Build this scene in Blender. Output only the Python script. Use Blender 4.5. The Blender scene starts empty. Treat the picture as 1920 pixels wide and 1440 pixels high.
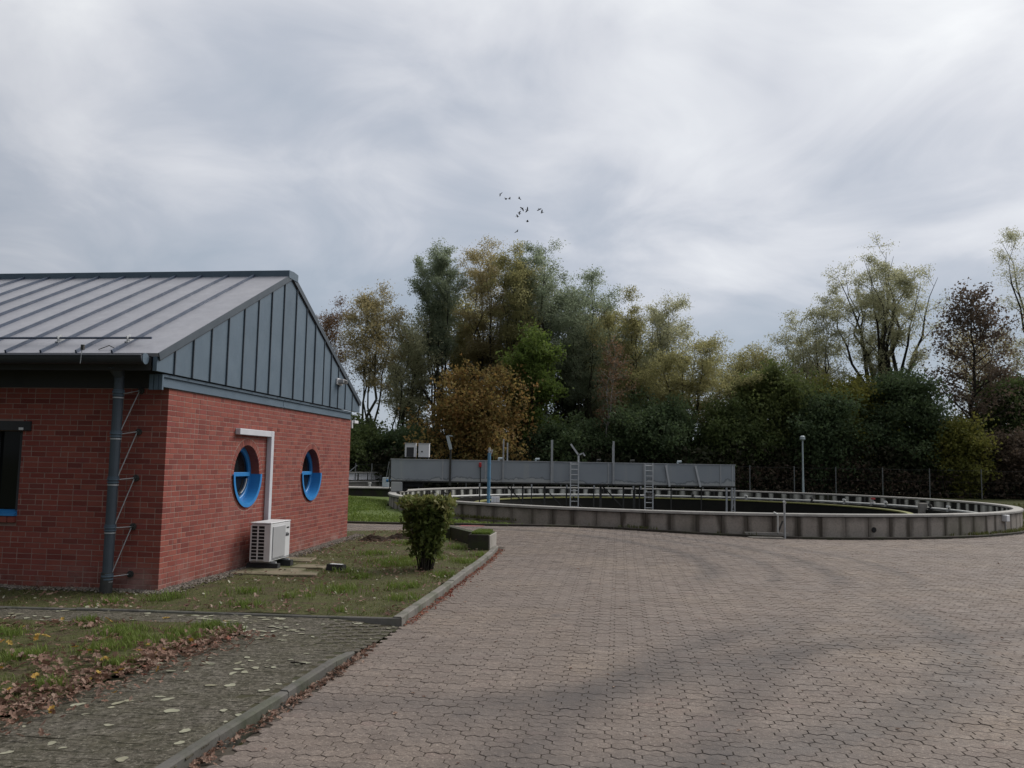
import bpy, bmesh, math, random
import numpy as np
from mathutils import Vector, Matrix

SC = bpy.context.scene
COL = SC.collection
PI = math.pi

# ------------------------------------------------------------------ camera
H = 1.8
PITCH, ROLL, LENS = 0.0945, 0.0178, 29.66
cp, sp, cr, sr = math.cos(PITCH), math.sin(PITCH), math.cos(ROLL), math.sin(ROLL)
fw = Vector((0, cp, sp)); rt = Vector((1, 0, 0)); up = Vector((0, -sp, cp))
r2 = rt * cr + up * sr; u2 = up * cr - rt * sr
cam_d = bpy.data.cameras.new('camera')
cam = bpy.data.objects.new('camera', cam_d); COL.objects.link(cam)
cam.matrix_world = Matrix(((r2.x, u2.x, -fw.x, 0), (r2.y, u2.y, -fw.y, 0), (r2.z, u2.z, -fw.z, H), (0, 0, 0, 1)))
cam_d.sensor_width = 36; cam_d.lens = LENS; cam_d.clip_start = 0.1; cam_d.clip_end = 3000
SC.camera = cam

# ------------------------------------------------------------------ sky and sun
SUN_AZ, SUN_EL = math.radians(52), math.radians(42)          # azimuth to the right of straight ahead
world = bpy.data.worlds.new('World'); SC.world = world; world.use_nodes = True
wt = world.node_tree; wt.nodes.clear()
def wn(t, **k):
    n = wt.nodes.new(t)
    for a, b in k.items(): setattr(n, a, b)
    return n
def wl(a, b): wt.links.new(a, b)
w_out = wn('ShaderNodeOutputWorld'); w_bg = wn('ShaderNodeBackground'); w_bg.inputs['Strength'].default_value = 0.1
wl(w_bg.outputs[0], w_out.inputs[0])
sky = wn('ShaderNodeTexSky', sky_type='NISHITA', sun_disc=False, sun_elevation=SUN_EL, sun_rotation=SUN_AZ)
tc = wn('ShaderNodeTexCoord')
sep = wn('ShaderNodeSeparateXYZ'); wl(tc.outputs['Generated'], sep.inputs[0])
zc = wn('ShaderNodeMath', operation='MAXIMUM'); wl(sep.outputs['Z'], zc.inputs[0]); zc.inputs[1].default_value = 0.0
za = wn('ShaderNodeMath', operation='ADD'); wl(zc.outputs[0], za.inputs[0]); za.inputs[1].default_value = 0.30
px_ = wn('ShaderNodeMath', operation='DIVIDE'); wl(sep.outputs['X'], px_.inputs[0]); wl(za.outputs[0], px_.inputs[1])
py_ = wn('ShaderNodeMath', operation='DIVIDE'); wl(sep.outputs['Y'], py_.inputs[0]); wl(za.outputs[0], py_.inputs[1])
cv = wn('ShaderNodeCombineXYZ'); wl(px_.outputs[0], cv.inputs[0]); wl(py_.outputs[0], cv.inputs[1]); cv.inputs[2].default_value = 8.4
n1 = wn('ShaderNodeTexNoise'); n1.inputs['Scale'].default_value = 1.0; n1.inputs['Detail'].default_value = 4.5; n1.inputs['Roughness'].default_value = 0.5; n1.inputs['Distortion'].default_value = 0.25
wl(cv.outputs[0], n1.inputs['Vector'])
n2 = wn('ShaderNodeTexNoise'); n2.inputs['Scale'].default_value = 2.7; n2.inputs['Detail'].default_value = 6; n2.inputs['Roughness'].default_value = 0.55; n2.inputs['Distortion'].default_value = 0.6
wl(cv.outputs[0], n2.inputs['Vector'])
el = wn('ShaderNodeMapRange'); wl(sep.outputs['Z'], el.inputs[0])
el.inputs[1].default_value = 0.14; el.inputs[2].default_value = 0.52; el.inputs[3].default_value = 0.02; el.inputs[4].default_value = 0.80
s1 = wn('ShaderNodeMath', operation='MULTIPLY_ADD'); wl(n1.outputs[0], s1.inputs[0]); s1.inputs[1].default_value = 2.0; s1.inputs[2].default_value = -1.0
s2 = wn('ShaderNodeMath', operation='MULTIPLY_ADD'); wl(n2.outputs[0], s2.inputs[0]); s2.inputs[1].default_value = 0.9; wl(s1.outputs[0], s2.inputs[2])
s3 = wn('ShaderNodeMath', operation='ADD'); wl(el.outputs[0], s3.inputs[0]); wl(s2.outputs[0], s3.inputs[1])
s4 = wn('ShaderNodeMath', operation='ADD'); wl(s3.outputs[0], s4.inputs[0]); s4.inputs[1].default_value = -0.42
# soft brightening of the cloud deck round the hidden sun
sd = Vector((math.sin(0.24) * math.cos(0.60), math.cos(0.24) * math.cos(0.60), math.sin(0.60)))
dt = wn('ShaderNodeVectorMath', operation='DOT_PRODUCT'); wl(tc.outputs['Generated'], dt.inputs[0]); dt.inputs[1].default_value = sd
dm = wn('ShaderNodeMapRange'); wl(dt.outputs['Value'], dm.inputs[0]); dm.inputs[1].default_value = 0.86; dm.inputs[2].default_value = 1.0; dm.inputs[3].default_value = 0.0; dm.inputs[4].default_value = 0.26
s5 = wn('ShaderNodeMath', operation='ADD'); wl(s4.outputs[0], s5.inputs[0]); wl(dm.outputs[0], s5.inputs[1])
rp = wn('ShaderNodeValToRGB'); wl(s5.outputs[0], rp.inputs[0])
cr_ = rp.color_ramp; cr_.elements[0].position = 0.0; cr_.elements[0].color = (2.62, 3.02, 3.56, 1)
cr_.elements[1].position = 1.0; cr_.elements[1].color = (6.7, 6.8, 6.85, 1)
for p_, c_ in ((0.22, (2.92, 3.28, 3.82, 1)), (0.42, (3.62, 3.86, 4.34, 1)), (0.62, (4.8, 4.92, 5.25, 1)), (0.82, (5.75, 5.85, 6.05, 1))):
    e_ = cr_.elements.new(p_); e_.color = c_
# the deck is duller on the side away from the sun
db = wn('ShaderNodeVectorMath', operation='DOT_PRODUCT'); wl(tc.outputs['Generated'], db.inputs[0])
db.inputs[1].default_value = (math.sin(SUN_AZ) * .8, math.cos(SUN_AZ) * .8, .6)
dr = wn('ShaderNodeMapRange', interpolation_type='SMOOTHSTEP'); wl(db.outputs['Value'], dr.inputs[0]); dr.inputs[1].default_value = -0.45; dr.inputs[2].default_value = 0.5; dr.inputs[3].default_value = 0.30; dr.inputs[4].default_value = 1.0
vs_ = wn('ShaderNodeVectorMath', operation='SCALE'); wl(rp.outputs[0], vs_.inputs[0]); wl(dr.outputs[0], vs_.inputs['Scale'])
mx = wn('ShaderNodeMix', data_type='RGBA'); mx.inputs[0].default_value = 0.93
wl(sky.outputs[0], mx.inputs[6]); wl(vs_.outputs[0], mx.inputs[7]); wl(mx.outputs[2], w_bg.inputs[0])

sun_d = bpy.data.lights.new('sun', 'SUN'); sun_d.energy = 2.0; sun_d.angle = math.radians(34); sun_d.color = (1, 0.96, 0.9)
sun = bpy.data.objects.new('sun', sun_d); COL.objects.link(sun)
sv = Vector((math.sin(SUN_AZ) * math.cos(SUN_EL), math.cos(SUN_AZ) * math.cos(SUN_EL), math.sin(SUN_EL)))
sun.rotation_euler = sv.to_track_quat('Z', 'Y').to_euler()
sun.location = (0, 0, 40)

SC.view_settings.view_transform = 'Standard'; SC.view_settings.look = 'None'
SC.view_settings.exposure = 0.52; SC.view_settings.gamma = 1.0; SC.view_settings.use_curve_mapping = False
SC.cycles.max_bounces = 9; SC.cycles.diffuse_bounces = 6; SC.cycles.glossy_bounces = 2; SC.cycles.transmission_bounces = 6
SC.cycles.transparent_max_bounces = 6; SC.cycles.use_denoising = True; SC.cycles.use_adaptive_sampling = True

# ------------------------------------------------------------------ helpers
RNG = np.random.default_rng(7)
def link(o, parent=None):
    COL.objects.link(o)
    if parent is not None: o.parent = parent
    return o
def tag(o, label=None, cat=None, group=None, kind=None):
    if label: o['label'] = label
    if cat: o['category'] = cat
    if group: o['group'] = group
    if kind: o['kind'] = kind
    return o
def empty(name, loc, rotz=0, label=None, cat=None, group=None, kind=None):
    o = bpy.data.objects.new(name, None); o.location = loc; o.rotation_euler = (0, 0, rotz); o.empty_display_size = .3
    link(o); return tag(o, label, cat, group, kind)
def mesh_np(name, V, flat, tot, mats, smooth=False, midx=None):
    V = np.asarray(V, np.float32); flat = np.asarray(flat, np.int32).ravel(); tot = np.asarray(tot, np.int32)
    me = bpy.data.meshes.new(name)
    me.vertices.add(len(V)); me.vertices.foreach_set('co', V.ravel())
    me.loops.add(len(flat)); me.loops.foreach_set('vertex_index', flat)
    me.polygons.add(len(tot)); st = np.zeros(len(tot), np.int32); st[1:] = np.cumsum(tot)[:-1]
    me.polygons.foreach_set('loop_start', st); me.polygons.foreach_set('loop_total', tot)
    for m in (mats if isinstance(mats, (list, tuple)) else [mats]): me.materials.append(m)
    if midx is not None: me.polygons.foreach_set('material_index', np.asarray(midx, np.int32))
    me.polygons.foreach_set('use_smooth', np.full(len(tot), bool(smooth)))
    me.update(calc_edges=True); me.validate()
    return me
def ob(name, me, parent=None, loc=(0, 0, 0), rotz=0):
    o = bpy.data.objects.new(name, me); o.location = loc; o.rotation_euler = (0, 0, rotz)
    return link(o, parent)
class MB:
    """collects primitives for one mesh"""
    def __init__(s): s.v = []; s.f = []; s.mi = []; s.m = 0
    def add(s, vs, fs):
        b = len(s.v); s.v += [tuple(v) for v in vs]
        for f in fs: s.f.append([i + b for i in f]); s.mi.append(s.m)
        return s
    def box(s, x0, x1, y0, y1, z0, z1):
        return s.add([(x0, y0, z0), (x1, y0, z0), (x1, y1, z0), (x0, y1, z0), (x0, y0, z1), (x1, y0, z1), (x1, y1, z1), (x0, y1, z1)],
                     [(0, 3, 2, 1), (4, 5, 6, 7), (0, 1, 5, 4), (1, 2, 6, 5), (2, 3, 7, 6), (3, 0, 4, 7)])
    def bbox(s, x0, x1, y0, y1, z0, z1, c=.01):
        """box with chamfered edges"""
        bm = bmesh.new(); r = bmesh.ops.create_cube(bm, size=1)
        for v in bm.verts: v.co = Vector(((x0 + x1) / 2 + v.co.x * (x1 - x0), (y0 + y1) / 2 + v.co.y * (y1 - y0), (z0 + z1) / 2 + v.co.z * (z1 - z0)))
        bmesh.ops.bevel(bm, geom=bm.edges[:], offset=c, segments=1, affect='EDGES')
        bm.verts.index_update(); s.add([v.co for v in bm.verts], [[v.index for v in f.verts] for f in bm.faces]); bm.free(); return s
    def tube(s, p0, p1, r0, r1=None, n=8, cap=True):
        p0, p1 = Vector(p0), Vector(p1); r1 = r0 if r1 is None else r1
        d = (p1 - p0).normalized(); a = d.orthogonal().normalized(); b = d.cross(a)
        vs = []
        for p, r in ((p0, r0), (p1, r1)):
            for k in range(n): t = 2 * PI * k / n; vs.append(p + (a * math.cos(t) + b * math.sin(t)) * r)
        fs = [(k, (k + 1) % n, n + (k + 1) % n, n + k) for k in range(n)]
        if cap: fs += [tuple(range(n - 1, -1, -1)), tuple(range(n, 2 * n))]
        return s.add(vs, fs)
    def path(s, pts, r, n=6):
        for a, b in zip(pts[:-1], pts[1:]): s.tube(a, b, r, r, n)
        return s
    def prism(s, poly, axis, a0, a1):
        """extrude a 2D polygon; axis x: poly=(y,z); y: (x,z); z: (x,y)"""
        def P(p, a): return (a, p[0], p[1]) if axis == 'x' else ((p[0], a, p[1]) if axis == 'y' else (p[0], p[1], a))
        n = len(poly); vs = [P(p, a0) for p in poly] + [P(p, a1) for p in poly]
        return s.add(vs, [tuple(range(n - 1, -1, -1)), tuple(range(n, 2 * n))] + [(k, (k + 1) % n, n + (k + 1) % n, n + k) for k in range(n)])
    def bar(s, p0, p1, wx, wy):
        """rectangular bar between two points"""
        p0, p1 = Vector(p0), Vector(p1); d = (p1 - p0).normalized()
        a = Vector((0, 1, 0)) if abs(d.y) < .9 else Vector((1, 0, 0)); b = d.cross(a).normalized(); a = b.cross(d).normalized()
        q = [(-1, -1), (1, -1), (1, 1), (-1, 1)]
        vs = [p + b * (x * wx / 2) + a * (y * wy / 2) for p in (p0, p1) for x, y in q]
        return s.add(vs, [(0, 1, 2, 3), (7, 6, 5, 4), (0, 4, 5, 1), (1, 5, 6, 2), (2, 6, 7, 3), (3, 7, 4, 0)])
    def mesh(s, name, mats, smooth=False):
        return recalc(mesh_np(name, s.v, [i for f in s.f for i in f], [len(f) for f in s.f], mats, smooth, s.mi))
    def obj(s, name, mats, parent=None, smooth=False, loc=(0, 0, 0), rotz=0):
        return ob(name, s.mesh(name, mats, smooth), parent, loc, rotz)
def recalc(me):
    bm = bmesh.new(); bm.from_mesh(me); bmesh.ops.recalc_face_normals(bm, faces=bm.faces); bm.to_mesh(me); bm.free(); return me
def S(t): t = np.clip(t, 0, 1); return t * t * (3 - 2 * t)
_P = RNG.permutation(4096)
def vnoise(x, y, seed=0):
    x = np.asarray(x, float) + seed * 17.3; y = np.asarray(y, float) + seed * 9.7
    xi = np.floor(x).astype(int); yi = np.floor(y).astype(int); fx = S(x - xi); fy = S(y - yi)
    h = lambda a, b: _P[(_P[a & 4095] + b * 57) & 4095] / 4095.
    return (h(xi, yi) * (1 - fx) + h(xi + 1, yi) * fx) * (1 - fy) + (h(xi, yi + 1) * (1 - fx) + h(xi + 1, yi + 1) * fx) * fy
def fbm(x, y, seed=0, o=4):
    s = 0; a = .5
    for k in range(o): s = s + a * vnoise(np.asarray(x) * 2 ** k, np.asarray(y) * 2 ** k, seed + k); a *= .5
    return s / (1 - .5 ** o)

# ------------------------------------------------------------------ materials
class NT:
    def __init__(s, name):
        s.m = bpy.data.materials.new(name); s.m.use_nodes = True; s.t = s.m.node_tree; s.t.nodes.clear()
        s.out = s.n('ShaderNodeOutputMaterial'); s.b = s.n('ShaderNodeBsdfPrincipled'); s.l(s.b.outputs[0], s.out.inputs[0])
        s._pos = None
    def n(s, t, **k):
        n = s.t.nodes.new(t)
        for a, b in k.items(): setattr(n, a, b)
        return n
    def l(s, a, b): s.t.links.new(a, b)
    def val(s, sock, v):
        if hasattr(v, 'links') or hasattr(v, 'is_linked'): s.l(v, sock)
        else: sock.default_value = v
    def pos(s):
        if s._pos is None: s._pos = s.n('ShaderNodeNewGeometry')
        return s._pos.outputs['Position']
    def noise(s, scale, detail=4, rough=.55, vec=None, dist=0):
        n = s.n('ShaderNodeTexNoise'); n.inputs['Scale'].default_value = scale; n.inputs['Detail'].default_value = detail
        n.inputs['Roughness'].default_value = rough; n.inputs['Distortion'].default_value = dist
        s.l(vec if vec is not None else s.pos(), n.inputs['Vector']); return n.outputs[0]
    def scaled(s, v, sc):
        n = s.n('ShaderNodeMapping'); s.l(v, n.inputs[0]); n.inputs['Scale'].default_value = sc; return n.outputs[0]
    def math(s, op, a, b=0., c=0.):
        n = s.n('ShaderNodeMath', operation=op); s.val(n.inputs[0], a); s.val(n.inputs[1], b)
        if op == 'MULTIPLY_ADD': s.val(n.inputs[2], c)
        return n.outputs[0]
    def rng(s, v, a, b, c=0., d=1.):
        n = s.n('ShaderNodeMapRange'); s.l(v, n.inputs[0])
        for i, x in enumerate((a, b, c, d)): n.inputs[i + 1].default_value = x
        return n.outputs[0]
    def mix(s, f, a, b, mode='MIX'):
        n = s.n('ShaderNodeMix', data_type='RGBA', blend_type=mode); s.val(n.inputs[0], f)
        for i, x in ((6, a), (7, b)):
            if isinstance(x, (tuple, list)): n.inputs[i].default_value = (*x, 1)
            else: s.l(x, n.inputs[i])
        return n.outputs[2]
    def ramp(s, v, stops, interp='LINEAR'):
        n = s.n('ShaderNodeValToRGB'); s.l(v, n.inputs[0]); r = n.color_ramp; r.interpolation = interp
        while len(r.elements) < len(stops): r.elements.new(.5)
        for e, (p, c) in zip(r.elements, stops): e.position = p; e.color = (*c, 1)
        return n.outputs[0]
    def rnd(s):
        g = s.n('ShaderNodeNewGeometry'); o = s.n('ShaderNodeObjectInfo')
        return s.math('FRACT', s.math('ADD', g.outputs['Random Per Island'], o.outputs['Random']))
    def hsv(s, c, h=.5, sa=1., v=1.):
        n = s.n('ShaderNodeHueSaturation'); s.val(n.inputs['Hue'], h); s.val(n.inputs['Saturation'], sa); s.val(n.inputs['Value'], v); s.l(c, n.inputs['Color']); return n.outputs[0]
    def bump(s, h, strength=.3, dist=.01):
        n = s.n('ShaderNodeBump'); n.inputs['Strength'].default_value = strength; n.inputs['Distance'].default_value = dist
        s.l(h, n.inputs['Height']); s.l(n.outputs[0], s.b.inputs['Normal'])
    def done(s, col, rough=.8, metal=0., spec=.5):
        s.val(s.b.inputs['Base Color'], col if not isinstance(col, tuple) else (*col, 1)); s.val(s.b.inputs['Roughness'], rough)
        s.b.inputs['Metallic'].default_value = metal; s.b.inputs['Specular IOR Level'].default_value = spec
        return s.m
def plain(name, c1, c2=None, scale=6., rough=.6, metal=0., spec=.5, bump=0., fine=60., var=0.):
    t = NT(name); c2 = c2 or tuple(x * .8 for x in c1)
    col = t.mix(t.rng(t.noise(scale, 5), .3, .7), c1, c2)
    if var: col = t.hsv(col, v=t.math('MULTIPLY_ADD', t.rnd(), var * 2, 1 - var))
    if bump: t.bump(t.noise(fine, 3), bump, .006)
    return t.done(col, rough, metal, spec)

def m_brick():
    t = NT('brick_red'); r = t.rnd()
    col = t.ramp(r, [(0, (.150, .034, .028)), (.2, (.205, .048, .036)), (.5, (.240, .060, .044)), (.8, (.265, .076, .054)), (1, (.215, .050, .044))])
    col = t.mix(t.rng(t.noise(9, 5), .35, .75, 0, .45), col, (.16, .055, .05))
    z = t.n('ShaderNodeSeparateXYZ'); t.l(t.pos(), z.inputs[0])
    salt = t.math('MULTIPLY', t.rng(z.outputs[2], .40, .0), t.rng(t.noise(1.1, 6, .7), .48, .68))
    col = t.mix(t.math('MULTIPLY', salt, .6), col, (.42, .33, .30))
    splash = t.math('MULTIPLY', t.rng(z.outputs[2], .30, .0), t.rng(t.noise(5, 5, .7), .35, .7)); col = t.mix(t.math('MULTIPLY', splash, .5), col, (.07, .055, .035))
    haze = t.rng(t.noise(.9, 4), .52, .75, 0, .16); col = t.mix(haze, col, (.34, .18, .155))
    t.bump(t.noise(120, 3), .25, .004)
    return t.done(col, .85, 0, .3)
def m_paver():
    t = NT('paver_concrete'); r = t.rnd(); p = t.pos()
    col = t.ramp(r, [(0, (.148, .118, .100)), (.3, (.180, .144, .122)), (.6, (.198, .160, .136)), (.85, (.228, .184, .155)), (1, (.188, .140, .122))])
    col = t.mix(t.rng(t.noise(.55, 4), .40, .62, 0, .6), col, (.165, .138, .124))
    col = t.mix(t.rng(t.noise(.35, 4), .48, .66, 0, .55), col, (.25, .195, .145))
    col = t.mix(t.rng(t.noise(1.7, 6, .7), .46, .66, 0, .55), col, (.130, .104, .090))
    col = t.mix(t.rng(t.noise(7, 6, .8), .44, .60, 0, .6), col, (.125, .100, .086))
    col = t.mix(t.rng(t.noise(26, 4, .8), .46, .58, 0, .7), col, (.110, .088, .076))
    col = t.mix(t.rng(t.noise(38, 3, .8), .56, .66, 0, .7), col, (.33, .275, .235))
    xy = t.n('ShaderNodeSeparateXYZ'); t.l(p, xy.inputs[0])
    wob = t.math('MULTIPLY_ADD', t.noise(1.5, 5, .7), .8, -.40); patch = t.rng(t.noise(5, 6, .8), .36, .60)
    def track(cx, cy, R, w, y0, y1, amt, colr):
        nonlocal col
        dx = t.math('ADD', xy.outputs[0], -cx); dy = t.math('ADD', xy.outputs[1], -cy)
        d = t.math('SQRT', t.math('ADD', t.math('MULTIPLY', dx, dx), t.math('MULTIPLY', dy, dy)))
        d = t.math('ABSOLUTE', t.math('ADD', t.math('ADD', d, -R), t.math('MULTIPLY', wob, min(1., w * 1.6))))
        f = t.rng(d, w * 1.3, w * .25, 0, amt)
        f = t.math('MULTIPLY', f, t.math('MULTIPLY', t.rng(xy.outputs[1], y0 - .8, y0), t.rng(xy.outputs[1], y1 + 1.6, y1)))
        f = t.math('MULTIPLY', f, t.math('MULTIPLY_ADD', patch, .45, .55))
        col = t.mix(f, col, colr)
    dk = (.066, .058, .057)
    track(11.62, 1.34, 12.35, .34, 3.5, 9.6, .62, dk)
    track(11.73, 2.12, 11.0, .24, 3.5, 9.0, .5, dk)
    track(-1.28, 11.67, 6.6, .34, 4.5, 11.2, .52, (.072, .068, .068))
    track(-1.28, 11.67, 4.9, .30, 4.5, 9.5, .45, dk)
    track(9.5, -3.0, 13.6, .3, 6.5, 10.0, .45, dk)
    for R_, w_, a_ in ((6.15, .26, .6), (7.3, .18, .45), (8.3, .26, .55), (9.6, .2, .4)): track(-2.32, 17.0, R_, w_, 14.5, 23.5, a_, dk)
    spot = t.rng(t.noise(2.6, 3), .68, .73, 0, .6); col = t.mix(spot, col, (.07, .06, .056))
    t.bump(t.noise(70, 4, .75), .7, .008)
    return t.done(col, t.rng(t.noise(3), .3, .7, .68, .9), 0, .25)
def m_path():
    t = NT('path_stone'); r = t.rnd()
    col = t.ramp(r, [(0, (.094, .082, .066)), (.5, (.102, .090, .073)), (1, (.110, .098, .081))])
    col = t.mix(t.rng(t.noise(1.3, 6, .7), .42, .62, 0, .6), col, (.072, .066, .040))
    col = t.mix(t.rng(t.noise(6, 6, .8), .46, .58, 0, .7), col, (.052, .048, .030))
    col = t.mix(t.rng(t.noise(11, 6, .8), .52, .64, 0, .75), col, (.175, .158, .130))
    col = t.mix(t.rng(t.noise(24, 5, .8), .48, .58, 0, .8), col, (.030, .028, .019))
    col = t.mix(t.rng(t.noise(33, 4, .8), .56, .64, 0, .8), col, (.235, .215, .175))
    t.bump(t.noise(40, 5, .75), 1.0, .012)
    return t.done(col, .92, 0, .2)
def m_zinc(name, a, b, rough=.5, metal=.25, var=.06):
    t = NT(name)
    col = t.mix(t.rng(t.noise(2.2, 5, .6), .3, .7), a, b)
    col = t.mix(t.rng(t.noise(14, 4, .6, t.scaled(t.pos(), (1, 1, .35))), .5, .75, 0, .25), col, tuple(x * 1.5 for x in a))
    col = t.hsv(col, v=t.math('MULTIPLY_ADD', t.rnd(), var * 2, 1 - var))
    t.bump(t.noise(3.0, 2), .15, .01)
    return t.done(col, t.rng(t.noise(5), .3, .7, rough - .08, rough + .1), metal, .5)
def m_concrete(name, a, b, stain=(.05, .045, .04), amt=.5, vs=(1, 1, .22), moss=0.):
    t = NT(name); p = t.pos()
    col = t.mix(t.rng(t.noise(1.7, 6, .6), .3, .7), a, b)
    col = t.mix(t.rng(t.noise(26, 5, .7), .48, .7, 0, .4), col, tuple(x * .55 for x in a))
    col = t.mix(t.rng(t.noise(3.2, 5, .6, t.scaled(p, vs)), .52, .7, 0, amt), col, stain)
    if moss: col = t.mix(t.rng(t.noise(2.1, 5, .6), .45, .65, 0, moss), col, (.045, .065, .016))
    t.bump(t.noise(60, 5), .4, .008)
    return t.done(col, .88, 0, .3)
def m_basin_panel(name, a, b, streak, w, amt):
    """concrete panel with dirt run down beside its joints (panel-local y runs along the wall)"""
    t = NT(name); o = t.n('ShaderNodeTexCoord'); s = t.n('ShaderNodeSeparateXYZ'); t.l(o.outputs['Object'], s.inputs[0])
    rr = t.n('ShaderNodeObjectInfo').outputs['Random']
    col = t.mix(t.rng(t.noise(1.1, 5, .6), .3, .7), a, b)
    col = t.mix(t.rng(t.noise(22, 5, .75), .45, .68, 0, .5), col, tuple(x * .5 for x in a))
    wob = t.math('MULTIPLY_ADD', t.noise(4, 4, .6, t.scaled(t.pos(), (1, 1, .35))), .26, -.13)
    d = t.math('ABSOLUTE', t.math('ADD', s.outputs[1], wob))          # 0 mid panel .. .34 joint
    f = t.math('MULTIPLY', t.rng(d, .345 - w, .345 - w * .35), t.rng(rr, 0., 1., amt * .25, amt))
    col = t.mix(f, col, streak)
    top = t.math('MULTIPLY', t.rng(s.outputs[2], .12, .30), t.rng(t.noise(4, 4), .4, .6, .2, .7)); col = t.mix(top, col, tuple(x * .35 for x in a))  # shadow below the rim painted as a dark band along the panel top
    col = t.mix(t.rng(t.noise(.5, 3), .55, .7, 0, .35), col, (.07, .075, .035))
    t.bump(t.noise(45, 5), .5, .01)
    return t.done(col, .9, 0, .3)
def m_leaf(name, stops, trans=.35, rough=.7, clump=.0):
    t = NT(name); r = t.rnd(); col = t.ramp(r, stops)
    col = t.mix(t.rng(t.noise(.45, 3), .35, .65, 0, .45), col, stops[-1][1])
    tr = t.n('ShaderNodeBsdfTranslucent'); t.l(col, tr.inputs[0])
    ms = t.n('ShaderNodeMixShader'); ms.inputs[0].default_value = trans
    t.done(col, rough, 0, .25); t.l(t.b.outputs[0], ms.inputs[1]); t.l(tr.outputs[0], ms.inputs[2]); t.l(ms.outputs[0], t.out.inputs[0])
    return t.m
def m_bark(name, a, b):
    t = NT(name); col = t.mix(t.rng(t.noise(5, 5, .6, t.scaled(t.pos(), (1, 1, .25))), .35, .65), a, b)
    return t.done(col, .95, 0, .15)
def m_soil():
    t = NT('soil_moss')
    col = t.ramp(t.noise(2.6, 7, .72), [(.30, (.050, .036, .024)), (.42, (.085, .066, .040)), (.50, (.070, .080, .026)), (.60, (.098, .100, .040)), (.75, (.105, .080, .055))])
    col = t.mix(t.rng(t.noise(14, 6, .75), .46, .62, 0, .7), col, (.060, .074, .022))
    col = t.mix(t.rng(t.noise(24, 5, .75), .50, .64, 0, .7), col, (.15, .11, .075))
    col = t.mix(t.rng(t.noise(38, 4, .7), .54, .64, 0, .8), col, (.026, .020, .014))
    t.bump(t.noise(32, 6, .75), 1.0, .03)
    return t.done(col, .95, 0, .15)
def m_ground():
    t = NT('rough_ground')
    col = t.ramp(t.noise(.8, 6, .6), [(.3, (.030, .034, .014)), (.5, (.055, .062, .022)), (.7, (.070, .060, .032))])
    t.bump(t.noise(20, 5, .7), .8, .03)
    return t.done(col, .95, 0, .15)
def m_bank():
    t = NT('bank_grass_soil')
    col = t.ramp(t.noise(1.4, 6, .6), [(.3, (.055, .080, .020)), (.5, (.085, .115, .030)), (.7, (.070, .085, .028))])
    t.bump(t.noise(30, 5, .7), .8, .03)
    return t.done(col, .95, 0, .15)
def m_water():
    t = NT('dark_water'); t.bump(t.noise(3, 3), .06, .02)
    return t.done((.012, .014, .011), .12, 0, .5)
def m_glass():
    t = NT('dark_glass'); t.done((.008, .009, .010), .08, 0, .25); return t.m

M = {}
M['brick'] = m_brick(); M['mortar'] = plain('mortar', (.33, .225, .19), (.25, .165, .14), 8, .95, 0, .2, .3)
M['paver'] = m_paver(); M['joint'] = plain('joint_dirt', (.052, .043, .036), (.075, .063, .049), 5, .95, 0, .2, .4)
M['path'] = m_path(); M['pathjoint'] = plain('path_joint_moss', (.040, .042, .022), (.055, .048, .030), 6, .95, 0, .15, .4)
M['zinc'] = m_zinc('zinc_blue_grey', (.074, .110, .148), (.098, .138, .178), .6, .1, .06)
M['zinc_dark'] = m_zinc('zinc_dark', (.044, .058, .074), (.060, .076, .094), .5, .12)
M['roof'] = m_zinc('roof_zinc', (.270, .272, .305), (.310, .308, .338), .42, .15, .03)
M['gutter'] = m_zinc('gutter_zinc', (.040, .046, .060), (.055, .062, .078), .5, .1)
M['rib'] = m_zinc('seam_zinc', (.042, .058, .095), (.055, .075, .115), .5, .15)
M['soffit'] = plain('soffit_dark', (.030, .030, .034), (.040, .040, .044), 4, .8)
M['blue'] = plain('blue_paint', (.030, .215, .52), (.026, .185, .46), 4, .4, 0, .5)
M['glass'] = m_glass(); M['white'] = plain('white_metal', (.66, .66, .68), (.58, .58, .60), 5, .5)
M['acwhite'] = plain('ac_enamel', (.60, .60, .61), (.55, .55, .56), 5, .45); M['acgrey'] = plain('ac_panel_grey', (.36, .36, .37), (.33, .33, .34), 5, .5)
M['trunking'] = plain('trunking_plastic', (.58, .58, .62), (.52, .52, .56), 5, .45)
M['black'] = plain('black_rubber', (.014, .014, .015), (.022, .022, .022), 9, .8); M['dark'] = plain('dark_hole', (.008, .008, .009), (.012, .012, .012), 6, .9)
M['steel'] = plain('galvanised_steel', (.42, .43, .44), (.34, .35, .36), 7, .5, .3); M['alu'] = plain('aluminium', (.58, .59, .60), (.50, .51, .52), 7, .4, .3)
M['darksteel'] = plain('dark_steel', (.035, .036, .036), (.06, .058, .052), 6, .7, .2)
M['kerb'] = m_concrete('kerb_concrete', (.150, .140, .125), (.19, .178, .16), (.045, .045, .035), .7, (1, 1, 1), .35)
M['kerbdark'] = m_concrete('kerb_dark', (.085, .080, .072), (.125, .118, .108), (.035, .036, .026), .7, (1, 1, 1), .3)
M['kerbfoot'] = m_concrete('kerb_foot_dirt', (.035, .030, .025), (.06, .05, .042), (.02, .02, .014), .6, (1, 1, 1), .3)
M['cap'] = m_concrete('rim_concrete', (.40, .385, .36), (.31, .295, .275), (.12, .11, .09), .4, (1, 1, 1))
M['panel'] = m_basin_panel('basin_panel', (.285, .250, .218), (.345, .308, .272), (.052, .042, .032), .17, .95)
M['inpanel'] = m_basin_panel('inner_panel', (.56, .56, .51), (.44, .44, .39), (.014, .014, .012), .30, 2.2)
M['innerdark'] = m_concrete('basin_inner_dark', (.010, .010, .008), (.018, .017, .013), (.006, .006, .005), .6)
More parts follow.
